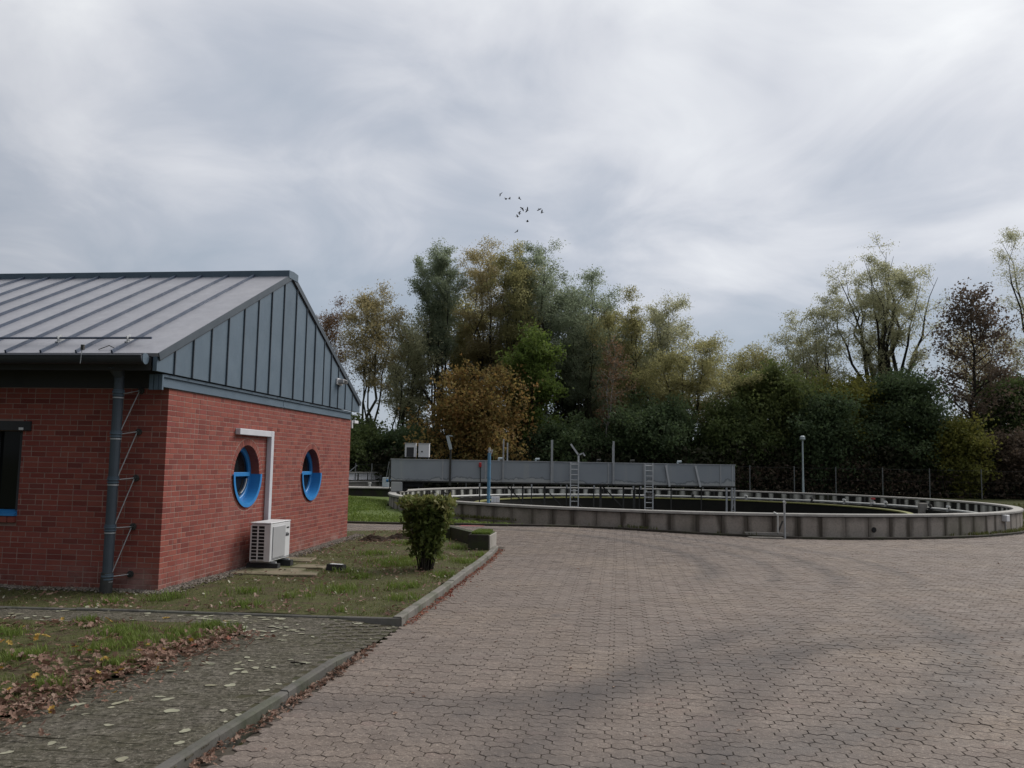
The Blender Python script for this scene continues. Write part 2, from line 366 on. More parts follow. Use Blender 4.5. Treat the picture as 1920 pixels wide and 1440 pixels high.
M['algae'] = plain('algae_edge', (.13, .14, .03), (.19, .18, .05), 3, .8); M['pipe'] = plain('pale_pipe', (.52, .52, .50), (.40, .40, .38), 4, .6)
M['cap_dull'] = m_concrete('dull_concrete', (.17, .155, .14), (.22, .20, .18), (.07, .06, .05), .5, (1, 1, 1), .2)
M['post'] = plain('weathered_post', (.17, .175, .175), (.12, .125, .125), 7, .7)
M['water'] = m_water(); M['soil'] = m_soil(); M['ground'] = m_ground(); M['bank'] = m_bank()
M['mossy'] = m_concrete('mossy_concrete', (.026, .023, .019), (.042, .038, .031), (.03, .032, .02), .7, (1, 1, 1), .6)
M['paleconc'] = m_concrete('pale_concrete', (.28, .26, .235), (.34, .315, .285), (.12, .11, .09), .4, (1, 1, 1), .1)
M['slab'] = m_concrete('sandy_slab', (.21, .17, .115), (.16, .135, .095), (.06, .06, .025), .8, (1, 1, 1), .75)
def m_bridge():
    t = NT('bridge_sheet'); o = t.n('ShaderNodeTexCoord'); s = t.n('ShaderNodeSeparateXYZ'); t.l(o.outputs['Object'], s.inputs[0])
    col = t.mix(t.rng(t.noise(.9, 4), .3, .7), (.275, .300, .328), (.315, .340, .365))
    edge = t.math('ADD', s.outputs[2], t.math('MULTIPLY_ADD', t.noise(1.3, 4, .6, t.scaled(t.pos(), (1, 1, .5))), -.85, .42))
    lime = t.rng(edge, 1.17, 1.11)
    col = t.mix(t.math('MULTIPLY', lime, .7), col, (.44, .44, .42))
    rimline = t.math('MULTIPLY', t.rng(edge, 1.21, 1.17), t.rng(edge, 1.13, 1.17)); col = t.mix(t.math('MULTIPLY', rimline, .6), col, (.10, .105, .105))
    run = t.rng(t.noise(2.2, 4, .6, t.scaled(t.pos(), (1, 1, .08))), .56, .68, 0, .5); col = t.mix(run, col, (.36, .37, .37))
    return t.done(col, .6, .15, .4)
M['bridge'] = m_bridge()
M['bluepole'] = plain('blue_pole_paint', (.085, .22, .36), (.11, .25, .38), 6, .5)
M['lampgrey'] = plain('lamp_grey', (.40, .46, .48), (.36, .41, .44), 6, .5); M['red'] = plain('red_paint', (.45, .03, .03), (.38, .025, .03), 9, .6)
M['redspray'] = plain('red_spray', (.34, .07, .085), (.26, .13, .12), 7, .9); M['bird'] = plain('bird_feather', (.035, .033, .034), (.05, .048, .048), 9, .8)
M['weathered'] = plain('weathered_wood', (.19, .18, .165), (.14, .135, .12), 6, .85)
M['grass'] = m_leaf('grass_blade', [(0, (.065, .082, .020)), (.4, (.092, .118, .030)), (.75, (.120, .138, .040)), (1, (.17, .14, .065))], .3)
M['brightgrass'] = m_leaf('bright_grass', [(0, (.095, .145, .028)), (.5, (.130, .190, .038)), (1, (.175, .215, .052))], .35)
M['oldleaf'] = m_leaf('dry_leaf', [(0, (.115, .064, .046)), (.3, (.185, .108, .080)), (.6, (.25, .165, .125)), (.85, (.33, .25, .20)), (1, (.20, .105, .070))], .2)
M['yellowleaf'] = m_leaf('yellow_leaf', [(0, (.36, .20, .03)), (.5, (.32, .155, .025)), (1, (.38, .27, .07))], .25)
M['paleleaf'] = m_leaf('pale_leaf', [(0, (.27, .26, .19)), (.4, (.33, .32, .245)), (.8, (.29, .29, .215)), (1, (.22, .205, .14))], .1)
M['redleaf'] = m_leaf('red_leaf', [(0, (.16, .035, .026)), (.5, (.24, .075, .05)), (1, (.30, .14, .09))], .2)
M['gravel'] = plain('gravel_stone', (.19, .165, .14), (.12, .105, .09), 20, .9, 0, .2, 0, 60, .5)
M['bark'] = m_bark('bark_dark', (.030, .027, .022), (.052, .046, .036)); M['barkgreen'] = m_bark('bark_mossy', (.034, .036, .022), (.060, .056, .036))
M['barkwhite'] = m_bark('bark_white', (.40, .38, .35), (.20, .185, .165))
# ------------------------------------------------------------------ terrain heights
TCX, TCY, TR, TZ = 7.19, 35.4, 12.1, .58        # big basin: centre, radius, rim height
TH = .127; X0, Y0 = -4.751, 11.66
ct, st = math.cos(TH), math.sin(TH)
def bl(x, y, z=0.): return (X0 + x * ct + y * st, Y0 - x * st + y * ct, z)     # building frame -> world
def yz(x, y): x = np.asarray(x, float); y = np.asarray(y, float); return -.08 + .15 * S((y - 15) / 9) * S((9 - x) / 8)
def pz(x, y): x = np.asarray(x, float); y = np.asarray(y, float); return -.012 - .064 * S((x + 2.05) / .8) * S((y - 7.9) / 1.4)
def bz(x, y): return .0 + .10 * S((np.asarray(y, float) - 15) / 7) + .05 * (fbm(np.asarray(x) * .9, np.asarray(y) * .9, 3) - .5)
def hz(x, y):
    x = np.asarray(x, float); y = np.asarray(y, float)
    b = .05 * S((y - 23) / 2) + 0.30 * np.exp(-((x + 8.2) / 3.0) ** 2 - ((y - 34) / 5.5) ** 2) + .25 * S((y - 44) / 8)
    return np.where((y > 23.4), b, 0) - .15

# ground: polar sheet round the basin, out to the horizon
def polar_sheet(name, cx, cy, radii, na, zf, mat):
    a = np.linspace(0, 2 * PI, na, endpoint=False); R, A = np.meshgrid(radii, a, indexing='ij')
    X = cx + R * np.cos(A); Y = cy + R * np.sin(A); V = np.stack([X, Y, zf(X, Y)], -1).reshape(-1, 3)
    nr = len(radii); i, j = np.meshgrid(np.arange(nr - 1), np.arange(na), indexing='ij'); j2 = (j + 1) % na
    F = np.stack([i * na + j, (i + 1) * na + j, (i + 1) * na + j2, i * na + j2], -1).reshape(-1, 4)
    return mesh_np(name, V, F, np.full(len(F), 4), mat, True)
g = ob('ground', polar_sheet('ground', TCX, TCY, np.r_[np.arange(11.97, 30, .6), np.arange(30, 60, 2.5), 70, 90, 130, 200, 400, 900, 1500], 200, hz, M['ground']))
tag(g, 'rough grassy ground beyond the yard, running under the trees', kind='structure')

def grid_sheet(name, x0, x1, y0, y1, step, keep, zf, mat, parent=None):
    xs = np.arange(x0, x1 + step / 2, step); ys = np.arange(y0, y1 + step / 2, step); X, Y = np.meshgrid(xs, ys, indexing='ij')
    V = np.stack([X, Y, zf(X, Y)], -1).reshape(-1, 3); n = len(ys)
    i, j = np.meshgrid(np.arange(len(xs) - 1), np.arange(n - 1), indexing='ij'); i = i.ravel(); j = j.ravel()
    k = keep(xs[i] + step / 2, ys[j] + step / 2); i = i[k]; j = j[k]
    F = np.stack([i * n + j, (i + 1) * n + j, (i + 1) * n + j + 1, i * n + j + 1], -1)
    return ob(name, mesh_np(name, V, F, np.full(len(F), 4), mat, True), parent)
def inpoly(x, y, poly):
    c = np.zeros(np.shape(x), bool); n = len(poly)
    for k in range(n):
        (xa, ya), (xb, yb) = poly[k], poly[(k + 1) % n]
        c ^= ((ya > y) != (yb > y)) & (x < (xb - xa) * (y - ya) / (yb - ya + 1e-12) + xa)
    return c
KERB_NEAR = [(-2.45, 1.5), (-2.2, 3.4), (-1.96, 5.2), (-1.885, 5.7), (-1.755, 6.45), (-1.60, 7.4), (-1.48, 8.3), (-1.40, 8.9)]
KERB_FAR = [(-1.22, 9.92), (-.975, 11.8), (-.72, 13.95), (-.485, 15.8), (-.30, 17.4), (-.23, 18.3)]
ARC = [(TCX + 12.42 * math.cos(a), TCY + 12.42 * math.sin(a)) for a in np.radians(np.arange(-112, 1, 4))]
KERB_TANK = [(-11, 23.7), (-6, 23.75), (-3, 23.75), (-1.5, 23.72), (0, 23.78), (1.4, 23.85)] + ARC
YARD = [(-2.45, -6)] + KERB_NEAR + KERB_FAR + [(-.25, 18.8), (-.6, 19.2), (-1.6, 20.6), (-2.6, 21.3), (-4.1, 21.0), (-11, 21.8)] + KERB_TANK + [(30, 33), (34, 8), (16, -6)]
yard = grid_sheet('paved_yard', -11, 34, -6, 36, .25, lambda x, y: inpoly(x, y, YARD) & (np.hypot(x - TCX, y - TCY) > 12.2), lambda x, y: yz(x, y) - .0062 + .012 * (fbm(x * .7, y * .7, 11) - .5), M['joint'])
tag(yard, 'paved yard of bone shaped concrete pavers with dark tyre marks', kind='structure')

# bone-shaped interlocking pavers, laid in rows parallel to the gable wall
LB, PE, PHH = .100, .0330, .0290              # lobe pitch, half side edge, height of the slanted part
PL, PT = 2 * LB, 2 * PE + PHH
def paver_template(full, gap=.0022):
    """two six-sided lobes joined at a waist; rows are shifted by half a lobe so that they lock"""
    e, h, q = PE, PHH, LB - .0030
    o = np.array([(-q, -e), (-LB / 2, -e - h), (0, -e), (LB / 2, -e - h), (q, -e), (q, e), (LB / 2, e + h), (0, e), (-LB / 2, e + h), (-q, e)])
    def shrink(P, d):
        n = len(P); out = []
        for k in range(n):
            p, q, r = P[k - 1], P[k], P[(k + 1) % n]
            e1 = (q - p) / np.linalg.norm(q - p); e2 = (r - q) / np.linalg.norm(r - q)
            n1 = np.array([-e1[1], e1[0]]); n2 = np.array([-e2[1], e2[0]]); b = (n1 + n2); b /= (1 + n1 @ n2); out.append(q + b * d)
        return np.array(out)
    n = len(o); c = .0028 if full else .0010; A = shrink(o, gap / 2 + c); B = shrink(o, gap / 2)
    if full:
        V = np.vstack([np.c_[A, np.zeros(n)], np.c_[B, np.full(n, -c * .8)], np.c_[B, np.full(n, -.02)]])
        F = [list(range(n))] + [[n * r + n + k, n * r + n + (k + 1) % n, n * r + (k + 1) % n, n * r + k] for r in (0, 1) for k in range(n)]
    else:
        V = np.vstack([np.c_[A, np.zeros(n)], np.c_[B, np.full(n, -.008)]])
        F = [list(range(n))] + [[n + k, n + (k + 1) % n, (k + 1) % n, k] for k in range(n)]
    return V, F
def replicate(V, F, pos, rot, tiltx=None, tilty=None, scale=None):
    n = len(pos); m = len(V); c, s = np.cos(rot), np.sin(rot)
    sc = np.ones(n) if scale is None else scale
    x = V[None, :, 0] * sc[:, None]; y = V[None, :, 1] * sc[:, None]; z = V[None, :, 2] * sc[:, None]
    if tiltx is not None: z = z + x * tiltx[:, None] + y * tilty[:, None]
    P = np.stack([x * c[:, None] - y * s[:, None], x * s[:, None] + y * c[:, None], z], -1) + pos[:, None, :]
    flat = np.concatenate([np.array(f) for f in F]); tot = np.array([len(f) for f in F])
    FF = (flat[None] + (np.arange(n) * m)[:, None]).ravel()
    return P.reshape(-1, 3), FF, np.tile(tot, n)
PTS = {f: paver_template(f) for f in (True, False)}
ii, jj = np.meshgrid(np.arange(-60, 110), np.arange(-140, 260), indexing='ij'); ii = ii.ravel(); jj = jj.ravel()
lx = ii * PL + (jj % 2) * LB / 2; ly = jj * PT
ox, oy = bl(3.2, 0)[:2]
wx = ox + lx * ct + ly * st; wy = oy - lx * st + ly * ct
inset = [(x + .10 if i < 0 else x, y) for i, (x, y) in enumerate(YARD)]
keep = inpoly(wx - .07, wy, YARD) & inpoly(wx, wy, YARD) & (np.hypot(wx - TCX, wy - TCY) > 12.5) & (wx < .62 * wy + 3.0) & (wy > 4.3) & (wy < 31) & (wx > -9)
wx, wy = wx[keep], wy[keep]
zz = yz(wx, wy) + RNG.normal(0, .0012, len(wx)) + .012 * (fbm(wx * .7, wy * .7, 11) - .5)
vis = np.abs(wx) < .60 * wy + .05
order = np.argsort(np.where(vis & (wy > 5.25), wy + .15 * np.abs(wx), 1e9)); first = order[:300]; rest = order[300:]
pm = recalc(mesh_np('paver', PTS[True][0], np.concatenate([np.array(f) for f in PTS[True][1]]), [len(f) for f in PTS[True][1]], M['paver']))
for k in first:
    o = ob('paver', pm, yard, (wx[k], wy[k], zz[k])); o.rotation_euler = (RNG.normal(0, .010), RNG.normal(0, .010), -TH + RNG.normal(0, .008))
V, F, T = replicate(*PTS[False], np.c_[wx, wy, zz][rest], -TH + RNG.normal(0, .008, len(rest)), RNG.normal(0, .009, len(rest)), RNG.normal(0, .009, len(rest)))
tag(ob('paver_field', mesh_np('paver_field', V, F, T, M['paver']), yard), kind='stuff')

# kerbs, laid stone by stone
def kerb(name, label, pts, width, ztop, zbot, step, side=1, mat='kerb'):
    o = empty(name, (0, 0, 0)); tag(o, label, kind='structure')
    P = np.array(pts, float); seg = np.r_[0, np.cumsum(np.hypot(*np.diff(P, axis=0).T))]; L = seg[-1]; n = max(1, round(L / step))
    at = lambda s: np.array([np.interp(s, seg, P[:, 0]), np.interp(s, seg, P[:, 1])])
    for k in range(n):
        a, b = at(k * L / n + .004), at((k + 1) * L / n - .004); d = (b - a) / np.linalg.norm(b - a); nrm = np.array([-d[1], d[0]]) * side
        za, zb = ztop(*a), ztop(*b); m = MB(); c = .012
        prof = lambda p, z, zl: [(*(p), zl), (*(p), z - c), (*(p + nrm * c), z), (*(p + nrm * (width - c)), z), (*(p + nrm * width), z - c), (*(p + nrm * width), zl)]
        va, vb = prof(a, za, zbot(*a)), prof(b, zb, zbot(*b))
        jz = RNG.normal(0, .003); va = [(x, y, z + jz) for x, y, z in va]; vb = [(x, y, z + jz) for x, y, z in vb]
        m.add(va + vb, [(0, 1, 2, 3, 4, 5), (11, 10, 9, 8, 7, 6)] + [(i, i + 6, (i + 1) % 6 + 6, (i + 1) % 6) for i in range(6)])
        m.obj('kerb_stone', M[mat], o)
    return o
def near_top(x, y): return float(.004 - .074 * S((y - 8.2) / .8))
kerb('path_kerb', 'low dark kerb between mossy path and paved yard, near the camera', KERB_NEAR, .08, near_top, lambda x, y: -.2, 1.0, 1, 'kerbdark')
kerb('bed_kerb', 'grey kerb round the planted bed beside the brick building', KERB_FAR, .11, lambda x, y: .025 + float(.10 * S((y - 15) / 7)) * .6, lambda x, y: -.2, 1.0)
kerb('basin_kerb', 'dark kerb line along the foot of the big round basin', KERB_TANK, .10, lambda x, y: float(yz(x, y)) + .06, lambda x, y: -.25, 1.0, 1, 'kerbfoot')
kerb('bed_edging', 'thin concrete edging strip between bed and mossy path', [(-9, 10.42), (-6.04, 10.25), (-4.87, 10.19), (-3.44, 10.08), (-2.17, 9.96), (-1.24, 9.92)], .035, lambda x, y: .010, lambda x, y: -.2, 1.0)

# mossy path: sheet and stones
PATH = [(-9, 10.42), (-6.04, 10.25), (-3.44, 10.08), (-1.24, 9.92), (-1.30, 9.4), (-1.40, 8.9)] + [(x - .05, y) for x, y in KERB_NEAR[::-1][1:]] + [(-4.6, 1.5), (-3.75, 4.5), (-3.49, 6.0), (-3.37, 6.5), (-3.24, 7.04), (-3.12, 7.8), (-2.95, 8.6), (-2.74, 9.0), (-2.95, 9.26), (-3.8, 9.45), (-5.5, 9.44), (-9, 9.5)]
path = grid_sheet('garden_path', -9, -1.2, 1.5, 10.5, .05, lambda x, y: inpoly(x, y, PATH), lambda x, y: pz(x, y) - .0030 + .012 * (fbm(x, y, 21) - .5), M['pathjoint'])
tag(path, 'dark mossy path of small rectangular stones with pale fallen leaves', kind='structure')
SL, SW = .20, .10
def stone_template(L, W, gap=.0028, c=.002, d=.012):
    a, b = L / 2 - gap / 2, W / 2 - gap / 2
    V = np.array([(-a + c, -b + c, 0), (a - c, -b + c, 0), (a - c, b - c, 0), (-a + c, b - c, 0), (-a, -b, -c * .7), (a, -b, -c * .7), (a, b, -c * .7), (-a, b, -c * .7), (-a, -b, -d), (a, -b, -d), (a, b, -d), (-a, b, -d)])
    F = [[0, 1, 2, 3]] + [[4 + k, 4 + (k + 1) % 4, (k + 1) % 4, k] for k in range(4)] + [[8 + k, 8 + (k + 1) % 4, 4 + (k + 1) % 4, 4 + k] for k in range(4)]
    return V, F
SV, SF = stone_template(SL, SW)
ii, jj = np.meshgrid(np.arange(-60, 40), np.arange(-130, 20), indexing='ij'); ii = ii.ravel(); jj = jj.ravel()
lx = ii * SL + (jj % 2) * SL / 2; ly = jj * SW; ox, oy = bl(3, 0)[:2]
qx = ox + lx * ct + ly * st; qy = oy - lx * st + ly * ct
k = inpoly(qx - .04, qy, PATH) & inpoly(qx + .03, qy, PATH) & (qy > 4.2) & (qx > -8)
qx, qy = qx[k], qy[k]; qz = pz(qx, qy) + RNG.normal(0, .0009, len(qx)) + .012 * (fbm(qx, qy, 21) - .5)
vis = (np.abs(qx) < .60 * qy) & (qy > 5.3); order = np.argsort(np.where(vis, qy, 1e9)); first = order[:300]; rest = order[300:]
sm = recalc(mesh_np('path_stone', SV, np.concatenate([np.array(f) for f in SF]), [len(f) for f in SF], M['path']))
for k in first:
    o = ob('path_stone', sm, path, (qx[k], qy[k], qz[k])); o.rotation_euler = (RNG.normal(0, .006), RNG.normal(0, .005), -TH + RNG.normal(0, .01))
V, F, T = replicate(SV, SF, np.c_[qx, qy, qz][rest], -TH + RNG.normal(0, .01, len(rest)), RNG.normal(0, .005, len(rest)), RNG.normal(0, .005, len(rest)))
tag(ob('path_stone_field', mesh_np('path_stone_field', V, F, T, M['path']), path), kind='stuff')

# front lawn and planted bed
LAWN = [(-9, 9.5), (-5.5, 9.44), (-3.8, 9.45), (-2.95, 9.26), (-2.72, 9.0), (-2.93, 8.6), (-3.12, 7.8), (-3.24, 7.04), (-3.37, 6.5), (-3.49, 6.0), (-3.75, 4.5), (-4.6, 1.5), (-9, 1.5)]
def lz(x, y): return .012 + .05 * (fbm(np.asarray(x) * 1.5, np.asarray(y) * 1.5, 5) - .4)
lawn = grid_sheet('front_lawn', -9, -2.6, 1.5, 9.6, .08, lambda x, y: inpoly(x, y, LAWN), lz, M['soil'])
tag(lawn, 'leaf strewn lawn corner beside the mossy path', kind='structure')
BED = [(-9, 10.47), (-6.04, 10.30), (-3.44, 10.13), (-1.25, 9.97)] + [(x - .10, y) for x, y in KERB_FAR[1:]] + [(-.28, 18.8), (-.6, 19.2), (-1.6, 20.6), (-2.6, 21.3), (-4.1, 21.0), (-5.3, 21.2), bl(-1.2, 8.2)[:2], bl(-.1, 8.1)[:2], bl(-.1, .1)[:2], bl(-8.2, .1)[:2]]
bed = grid_sheet('planted_bed', -13, -.2, 9.9, 21.6, .1, lambda x, y: inpoly(x, y, BED), bz, M['soil'])
tag(bed, 'scruffy bed of moss, weeds and soil along the brick gable', kind='structure')
bank = grid_sheet('grass_bank', -16, -2.0, 23.85, 42, .4, lambda x, y: np.hypot(x - TCX, y - TCY) > 12.15, lambda x, y: hz(x, y) + .16 + .05 * (fbm(x, y, 8) - .5) , M['bank'])
tag(bank, 'bright green grass bank left of the big basin', kind='structure')
# ------------------------------------------------------------------ the brick building
bld = empty('brick_building', (X0, Y0, 0), -TH, 'red brick utility building with grey standing seam roof and round blue windows', 'building')
CH, BLN, BHD = .0745, .2235, .11175          # course height, stretcher and header pitch
LEN, ZT, NC, WID = 8.046, 2.7565, 37, 8.0
PORTS = [(2.61, 1.545), (5.60, 1.54)]; PR, RINGR = .49, .605
WIN = (-4.3, -2.16, .96, 2.14)               # opening in the front wall: x0,x1,z0,z1
G = .009
def clip(poly, nx, nz, d):
    out = []
    for a, b in zip(poly, poly[1:] + poly[:1]):
        sa, sb = a[0] * nx + a[1] * nz - d, b[0] * nx + b[1] * nz - d
        if sa >= 0: out.append(a)
        if (sa >= 0) != (sb >= 0): t = sa / (sa - sb); out.append((a[0] + (b[0] - a[0]) * t, a[1] + (b[1] - a[1]) * t))
    return out
def brick_poly(m, poly, plane, depth=.05, cham=.004):
    """one brick: bevelled face plus sides. plane 'g': poly=(y,z) facing +x ; 'f': poly=(x,z) facing -y"""
    c = np.mean(poly, axis=0); n = len(poly)
    inn = [tuple(np.array(p) + (c - np.array(p)) / max(1e-6, np.linalg.norm(c - np.array(p))) * min(cham * 1.6, .3 * np.linalg.norm(c - np.array(p)))) for p in poly]
    j = RNG.normal(0, .0008)
    if plane == 'g': P = lambda p, d: (j - d, p[0], p[1])
    else: P = lambda p, d: (p[0], -j + d, p[1])
    vs = [P(p, 0) for p in inn] + [P(p, cham * .8) for p in poly] + [P(p, depth) for p in poly]
    fs = [tuple(range(n))] + [(k, (k + 1) % n, n + (k + 1) % n, n + k) for k in range(n)] + [(n + k, n + (k + 1) % n, 2 * n + (k + 1) % n, 2 * n + k) for k in range(n)]
    m.add(vs, fs)
brick_cache = {}
def brick_obj(parent, u0, u1, z0, z1, plane):
    key = (round(u1 - u0, 3), plane)
    if key not in brick_cache:
        m = MB(); w, h = u1 - u0, z1 - z0
        brick_poly(m, [(-w / 2, -h / 2), (w / 2, -h / 2), (w / 2, h / 2), (-w / 2, h / 2)], plane); brick_cache[key] = m.mesh('brick', M['brick'])
    uc, zc = (u0 + u1) / 2, (z0 + z1) / 2; e = float(np.clip(RNG.normal(0, .0006), -.001, .001))
    return ob('brick', brick_cache[key], parent, (e, uc, zc) if plane == 'g' else (uc, e, zc))
gwall = MB(); fwall = MB()
# mortar backing: gable slab with two round holes, front slab with the window opening
def ring_fill(m, cy, cz, R, hw, x, n=48):
    for k in range(n):
        a0, a1 = 2 * PI * k / n, 2 * PI * (k + 1) / n
        sq = lambda a: (cy + hw * max(-1, min(1, math.cos(a) / max(abs(math.cos(a)), abs(math.sin(a))))), cz + hw * max(-1, min(1, math.sin(a) / max(abs(math.cos(a)), abs(math.sin(a))))))
        ci = lambda a: (cy + R * math.cos(a), cz + R * math.sin(a))
        m.add([(x, *sq(a0)), (x, *sq(a1)), (x, *ci(a1)), (x, *ci(a0))], [(0, 1, 2, 3)])
HW = .62; MX = -.0035
ys = [.0035, PORTS[0][0] - HW, PORTS[0][0] + HW, PORTS[1][0] - HW, PORTS[1][0] + HW, LEN - .0035]
for k in range(5):
    if k % 2 == 0: gwall.add([(MX, ys[k], -.2), (MX, ys[k + 1], -.2), (MX, ys[k + 1], ZT), (MX, ys[k], ZT)], [(0, 1, 2, 3)])
    else:
        cy, cz = PORTS[k // 2]
        for za, zb in ((-.2, cz - HW), (cz + HW, ZT)): gwall.add([(MX, ys[k], za), (MX, ys[k + 1], za), (MX, ys[k + 1], zb), (MX, ys[k], zb)], [(0, 1, 2, 3)])
        ring_fill(gwall, cy, cz, PR, HW, MX)
gable = gwall.obj('gable_wall', M['mortar'], bld)
FY = .0035
for xa, xb, za, zb in ((-WID, WIN[0], -.2, ZT), (WIN[0], WIN[1], -.2, WIN[2]), (WIN[0], WIN[1], WIN[3], ZT), (WIN[1], -.0035, -.2, ZT)):
    fwall.add([(xa, FY, za), (xb, FY, za), (xb, FY, zb), (xa, FY, zb)], [(0, 1, 2, 3)])
for xa, xb, ya, yb in ():
    pass
front = fwall.obj('front_wall', M['mortar'], bld)
MB().box(-WID, -WID + .24, .3, LEN, -.2, ZT).box(-WID, -.25, LEN - .24, LEN - .006, -.2, ZT).obj('rear_wall', M['brick'], bld)
# inner reveals of the window
MB().box(WIN[1], WIN[1] + .012, FY + .001, .2, WIN[2], WIN[3]).obj('window_reveal', M['brick'], front)
gb, fb = [], []                                # candidate whole bricks
gst, fst = MB(), MB()
for c in range(-1, NC):
    z0, z1 = c * CH + .0005, c * CH + CH - G
    even = c % 2 == 0
    # gable
    y = 0.0 if even else BHD; rnd_ = random.Random(c + 5)
    while y < LEN - .03:
        w = BLN if rnd_.random() < .62 else BHD
        if y == 0.0: w = BLN
        y1 = min(y + w, LEN)
        if LEN - y1 < .06: y1 = LEN
        poly = [(y, z0), (y1 - (G if y1 < LEN else 0), z0), (y1 - (G if y1 < LEN else 0), z1), (y, z1)]
        hit = False
        for cy, cz in PORTS:
            mx_, mz_ = (y + y1) / 2 - cy, (z0 + z1) / 2 - cz; r = math.hypot(mx_, mz_)
            if r < RINGR + .2 and any(math.hypot(p[0] - cy, p[1] - cz) < RINGR for p in poly + [((y + y1) / 2, z0), ((y + y1) / 2, z1)]):
                hit = True; nx, nz = mx_ / r, mz_ / r
                poly = clip(poly, nx, nz, RINGR + nx * cy + nz * cz) if r > 1e-3 else []
        if hit:
            if len(poly) > 2: brick_poly(gst, poly, 'g')
        elif y == 0.0: gb.append((0.0, y1 - G, z0, z1, 'quoin'))
        else: gb.append((y, y1 - (G if y1 < LEN else 0), z0, z1, ''))
        y = y1
    # front
    x = 0.0 if not even else -BHD; rnd_ = random.Random(c + 91)
    while x > -WID + .02:
        w = BLN if rnd_.random() < .9 else BHD
        xa = x - w
        b = (xa + G, x, z0, z1); q = x == 0.0; x = xa
        if b[1] > WIN[0] and b[0] < WIN[1] and b[3] > WIN[2] - .10 and b[2] < WIN[3] + .14:
            if b[0] < WIN[0] < b[1] or b[1] < WIN[0] + .05: continue
            if b[1] > WIN[1] + .02 and b[0] < WIN[1]: b = (WIN[1], b[1], b[2], b[3])
            else: continue
        fb.append((*b, 'quoin' if q else ''))
# corner bricks wrap the corner: they show a stretcher on one wall and a header on the other
def quoin(m, b, plane):
    u0, u1, z0, z1 = b[:4]; hd = BHD - G
    if plane == 'g': m.bbox(-hd, .0, 0.0, u1, z0, z1, .003)
    else: m.bbox(u0, .0, 0.0, hd, z0, z1, .003)
def dist_g(b): p = bl(0, (b[0] + b[1]) / 2); return math.hypot(p[0], p[1]) - (b[1] - b[0])
def dist_f(b): p = bl((b[0] + b[1]) / 2, 0); return math.hypot(p[0], p[1]) - (b[1] - b[0])
inview_f = [b for b in fb if b[0] > -2.05 and b[2] > 0 and b[4] == '' and not (-.75 < (b[0] + b[1]) / 2 < -.45)]
inview_g = [b for b in gb if b[2] > 0.05 and b[4] == '' and b[0] < 3.2 and not (2.2 < b[0] < 3.4 and b[2] < .8) and not (2.0 < (b[0] + b[1]) / 2 < 3.55 and b[3] > 2.15 and b[2] < 2.33) and not (3.3 < (b[0] + b[1]) / 2 < 3.55)]
inview_f.sort(key=dist_f); inview_g.sort(key=dist_g)
sel_f = set(inview_f[:120]); sel_g = set(inview_g[:175])
for b in fb:
    if b[4]: quoin(fst, b, 'f')
    elif b in sel_f: brick_obj(front, *b[:4], 'f')
    else: brick_poly(fst, [(b[0], b[2]), (b[1], b[2]), (b[1], b[3]), (b[0], b[3])], 'f')
for b in gb:
    if b[4]: quoin(gst, b, 'g')
    elif b in sel_g: brick_obj(gable, *b[:4], 'g')
    else: brick_poly(gst, [(b[0], b[2]), (b[1], b[2]), (b[1], b[3]), (b[0], b[3])], 'g')
for cy, cz in PORTS:                            # rings of header bricks round the portholes
    n = 44
    for k in range(n):
        a0, a1 = 2 * PI * (k + .06) / n, 2 * PI * (k + .94) / n
        brick_poly(gst, [(cy + r * math.cos(a), cz + r * math.sin(a)) for r, a in ((PR, a0), (RINGR - G, a0), (RINGR - G, a1), (PR, a1))], 'g', .06)
tag(gst.obj('brickwork', M['brick'], gable), kind='stuff'); tag(fst.obj('brickwork', M['brick'], front), kind='stuff')

# round windows
for pi_, (cy, cz) in enumerate(PORTS):
    n = 56; A = [2 * PI * k / n for k in range(n + 1)]
    def annulus(m, rs, a0=0., a1=2 * PI):
        """lathe a profile [(radius, x)] about the window axis"""
        k = max(4, int(n * abs(a1 - a0) / (2 * PI))); L = len(rs)
        vs = [(x, cy + r * math.cos(a0 + (a1 - a0) * i / k), cz + r * math.sin(a0 + (a1 - a0) * i / k)) for i in range(k + 1) for r, x in rs]
        m.add(vs, [(i * L + j, i * L + j + 1, (i + 1) * L + j + 1, (i + 1) * L + j) for i in range(k) for j in range(L - 1)])
        return m
    fr = annulus(MB(), [(PR - .005, -.205), (PR - .005, -.15), (.415, -.15), (.405, -.16), (.405, -.205)])
    win = fr.obj('round_window', M['blue'], bld, smooth=False)
    annulus(MB(), [(PR, -.004), (PR, -.16), (PR, -.30)]).obj('brick_reveal', M['brick'], win)
    annulus(MB(), [(.30, -.192), (.41, -.192)]).add([(-.191, cy + .41 * math.cos(a), cz + .41 * math.sin(a)) for a in A[:-1]], [tuple(range(n))]).obj('pane', M['glass'], win)
    MB().bbox(-.20, -.128, cy - .41, cy + .41, cz - .035, cz + .035, .006).obj('crossbar', M['blue'], win)
    # sheet-metal apron lining the lower half, with a flange on the wall face
    ap = annulus(MB(), [(.478, -.15), (.484, .028), (.545, .030), (.545, .022), (.492, .018), (.487, -.15)], PI, 2 * PI)
    for s_ in (-1, 1): ap.box(-.15, .029, cy + s_ * .512 - .033, cy + s_ * .512 + .033, cz - .012, cz + .004)
    ap.obj('sill_apron', M['blue'], win)
    if pi_ == 0: annulus(MB(), [(.33, -.150), (.345, -.146), (.345, -.18)], 1.62 * PI, 1.93 * PI).obj('pane_seal', M['steel'], win)

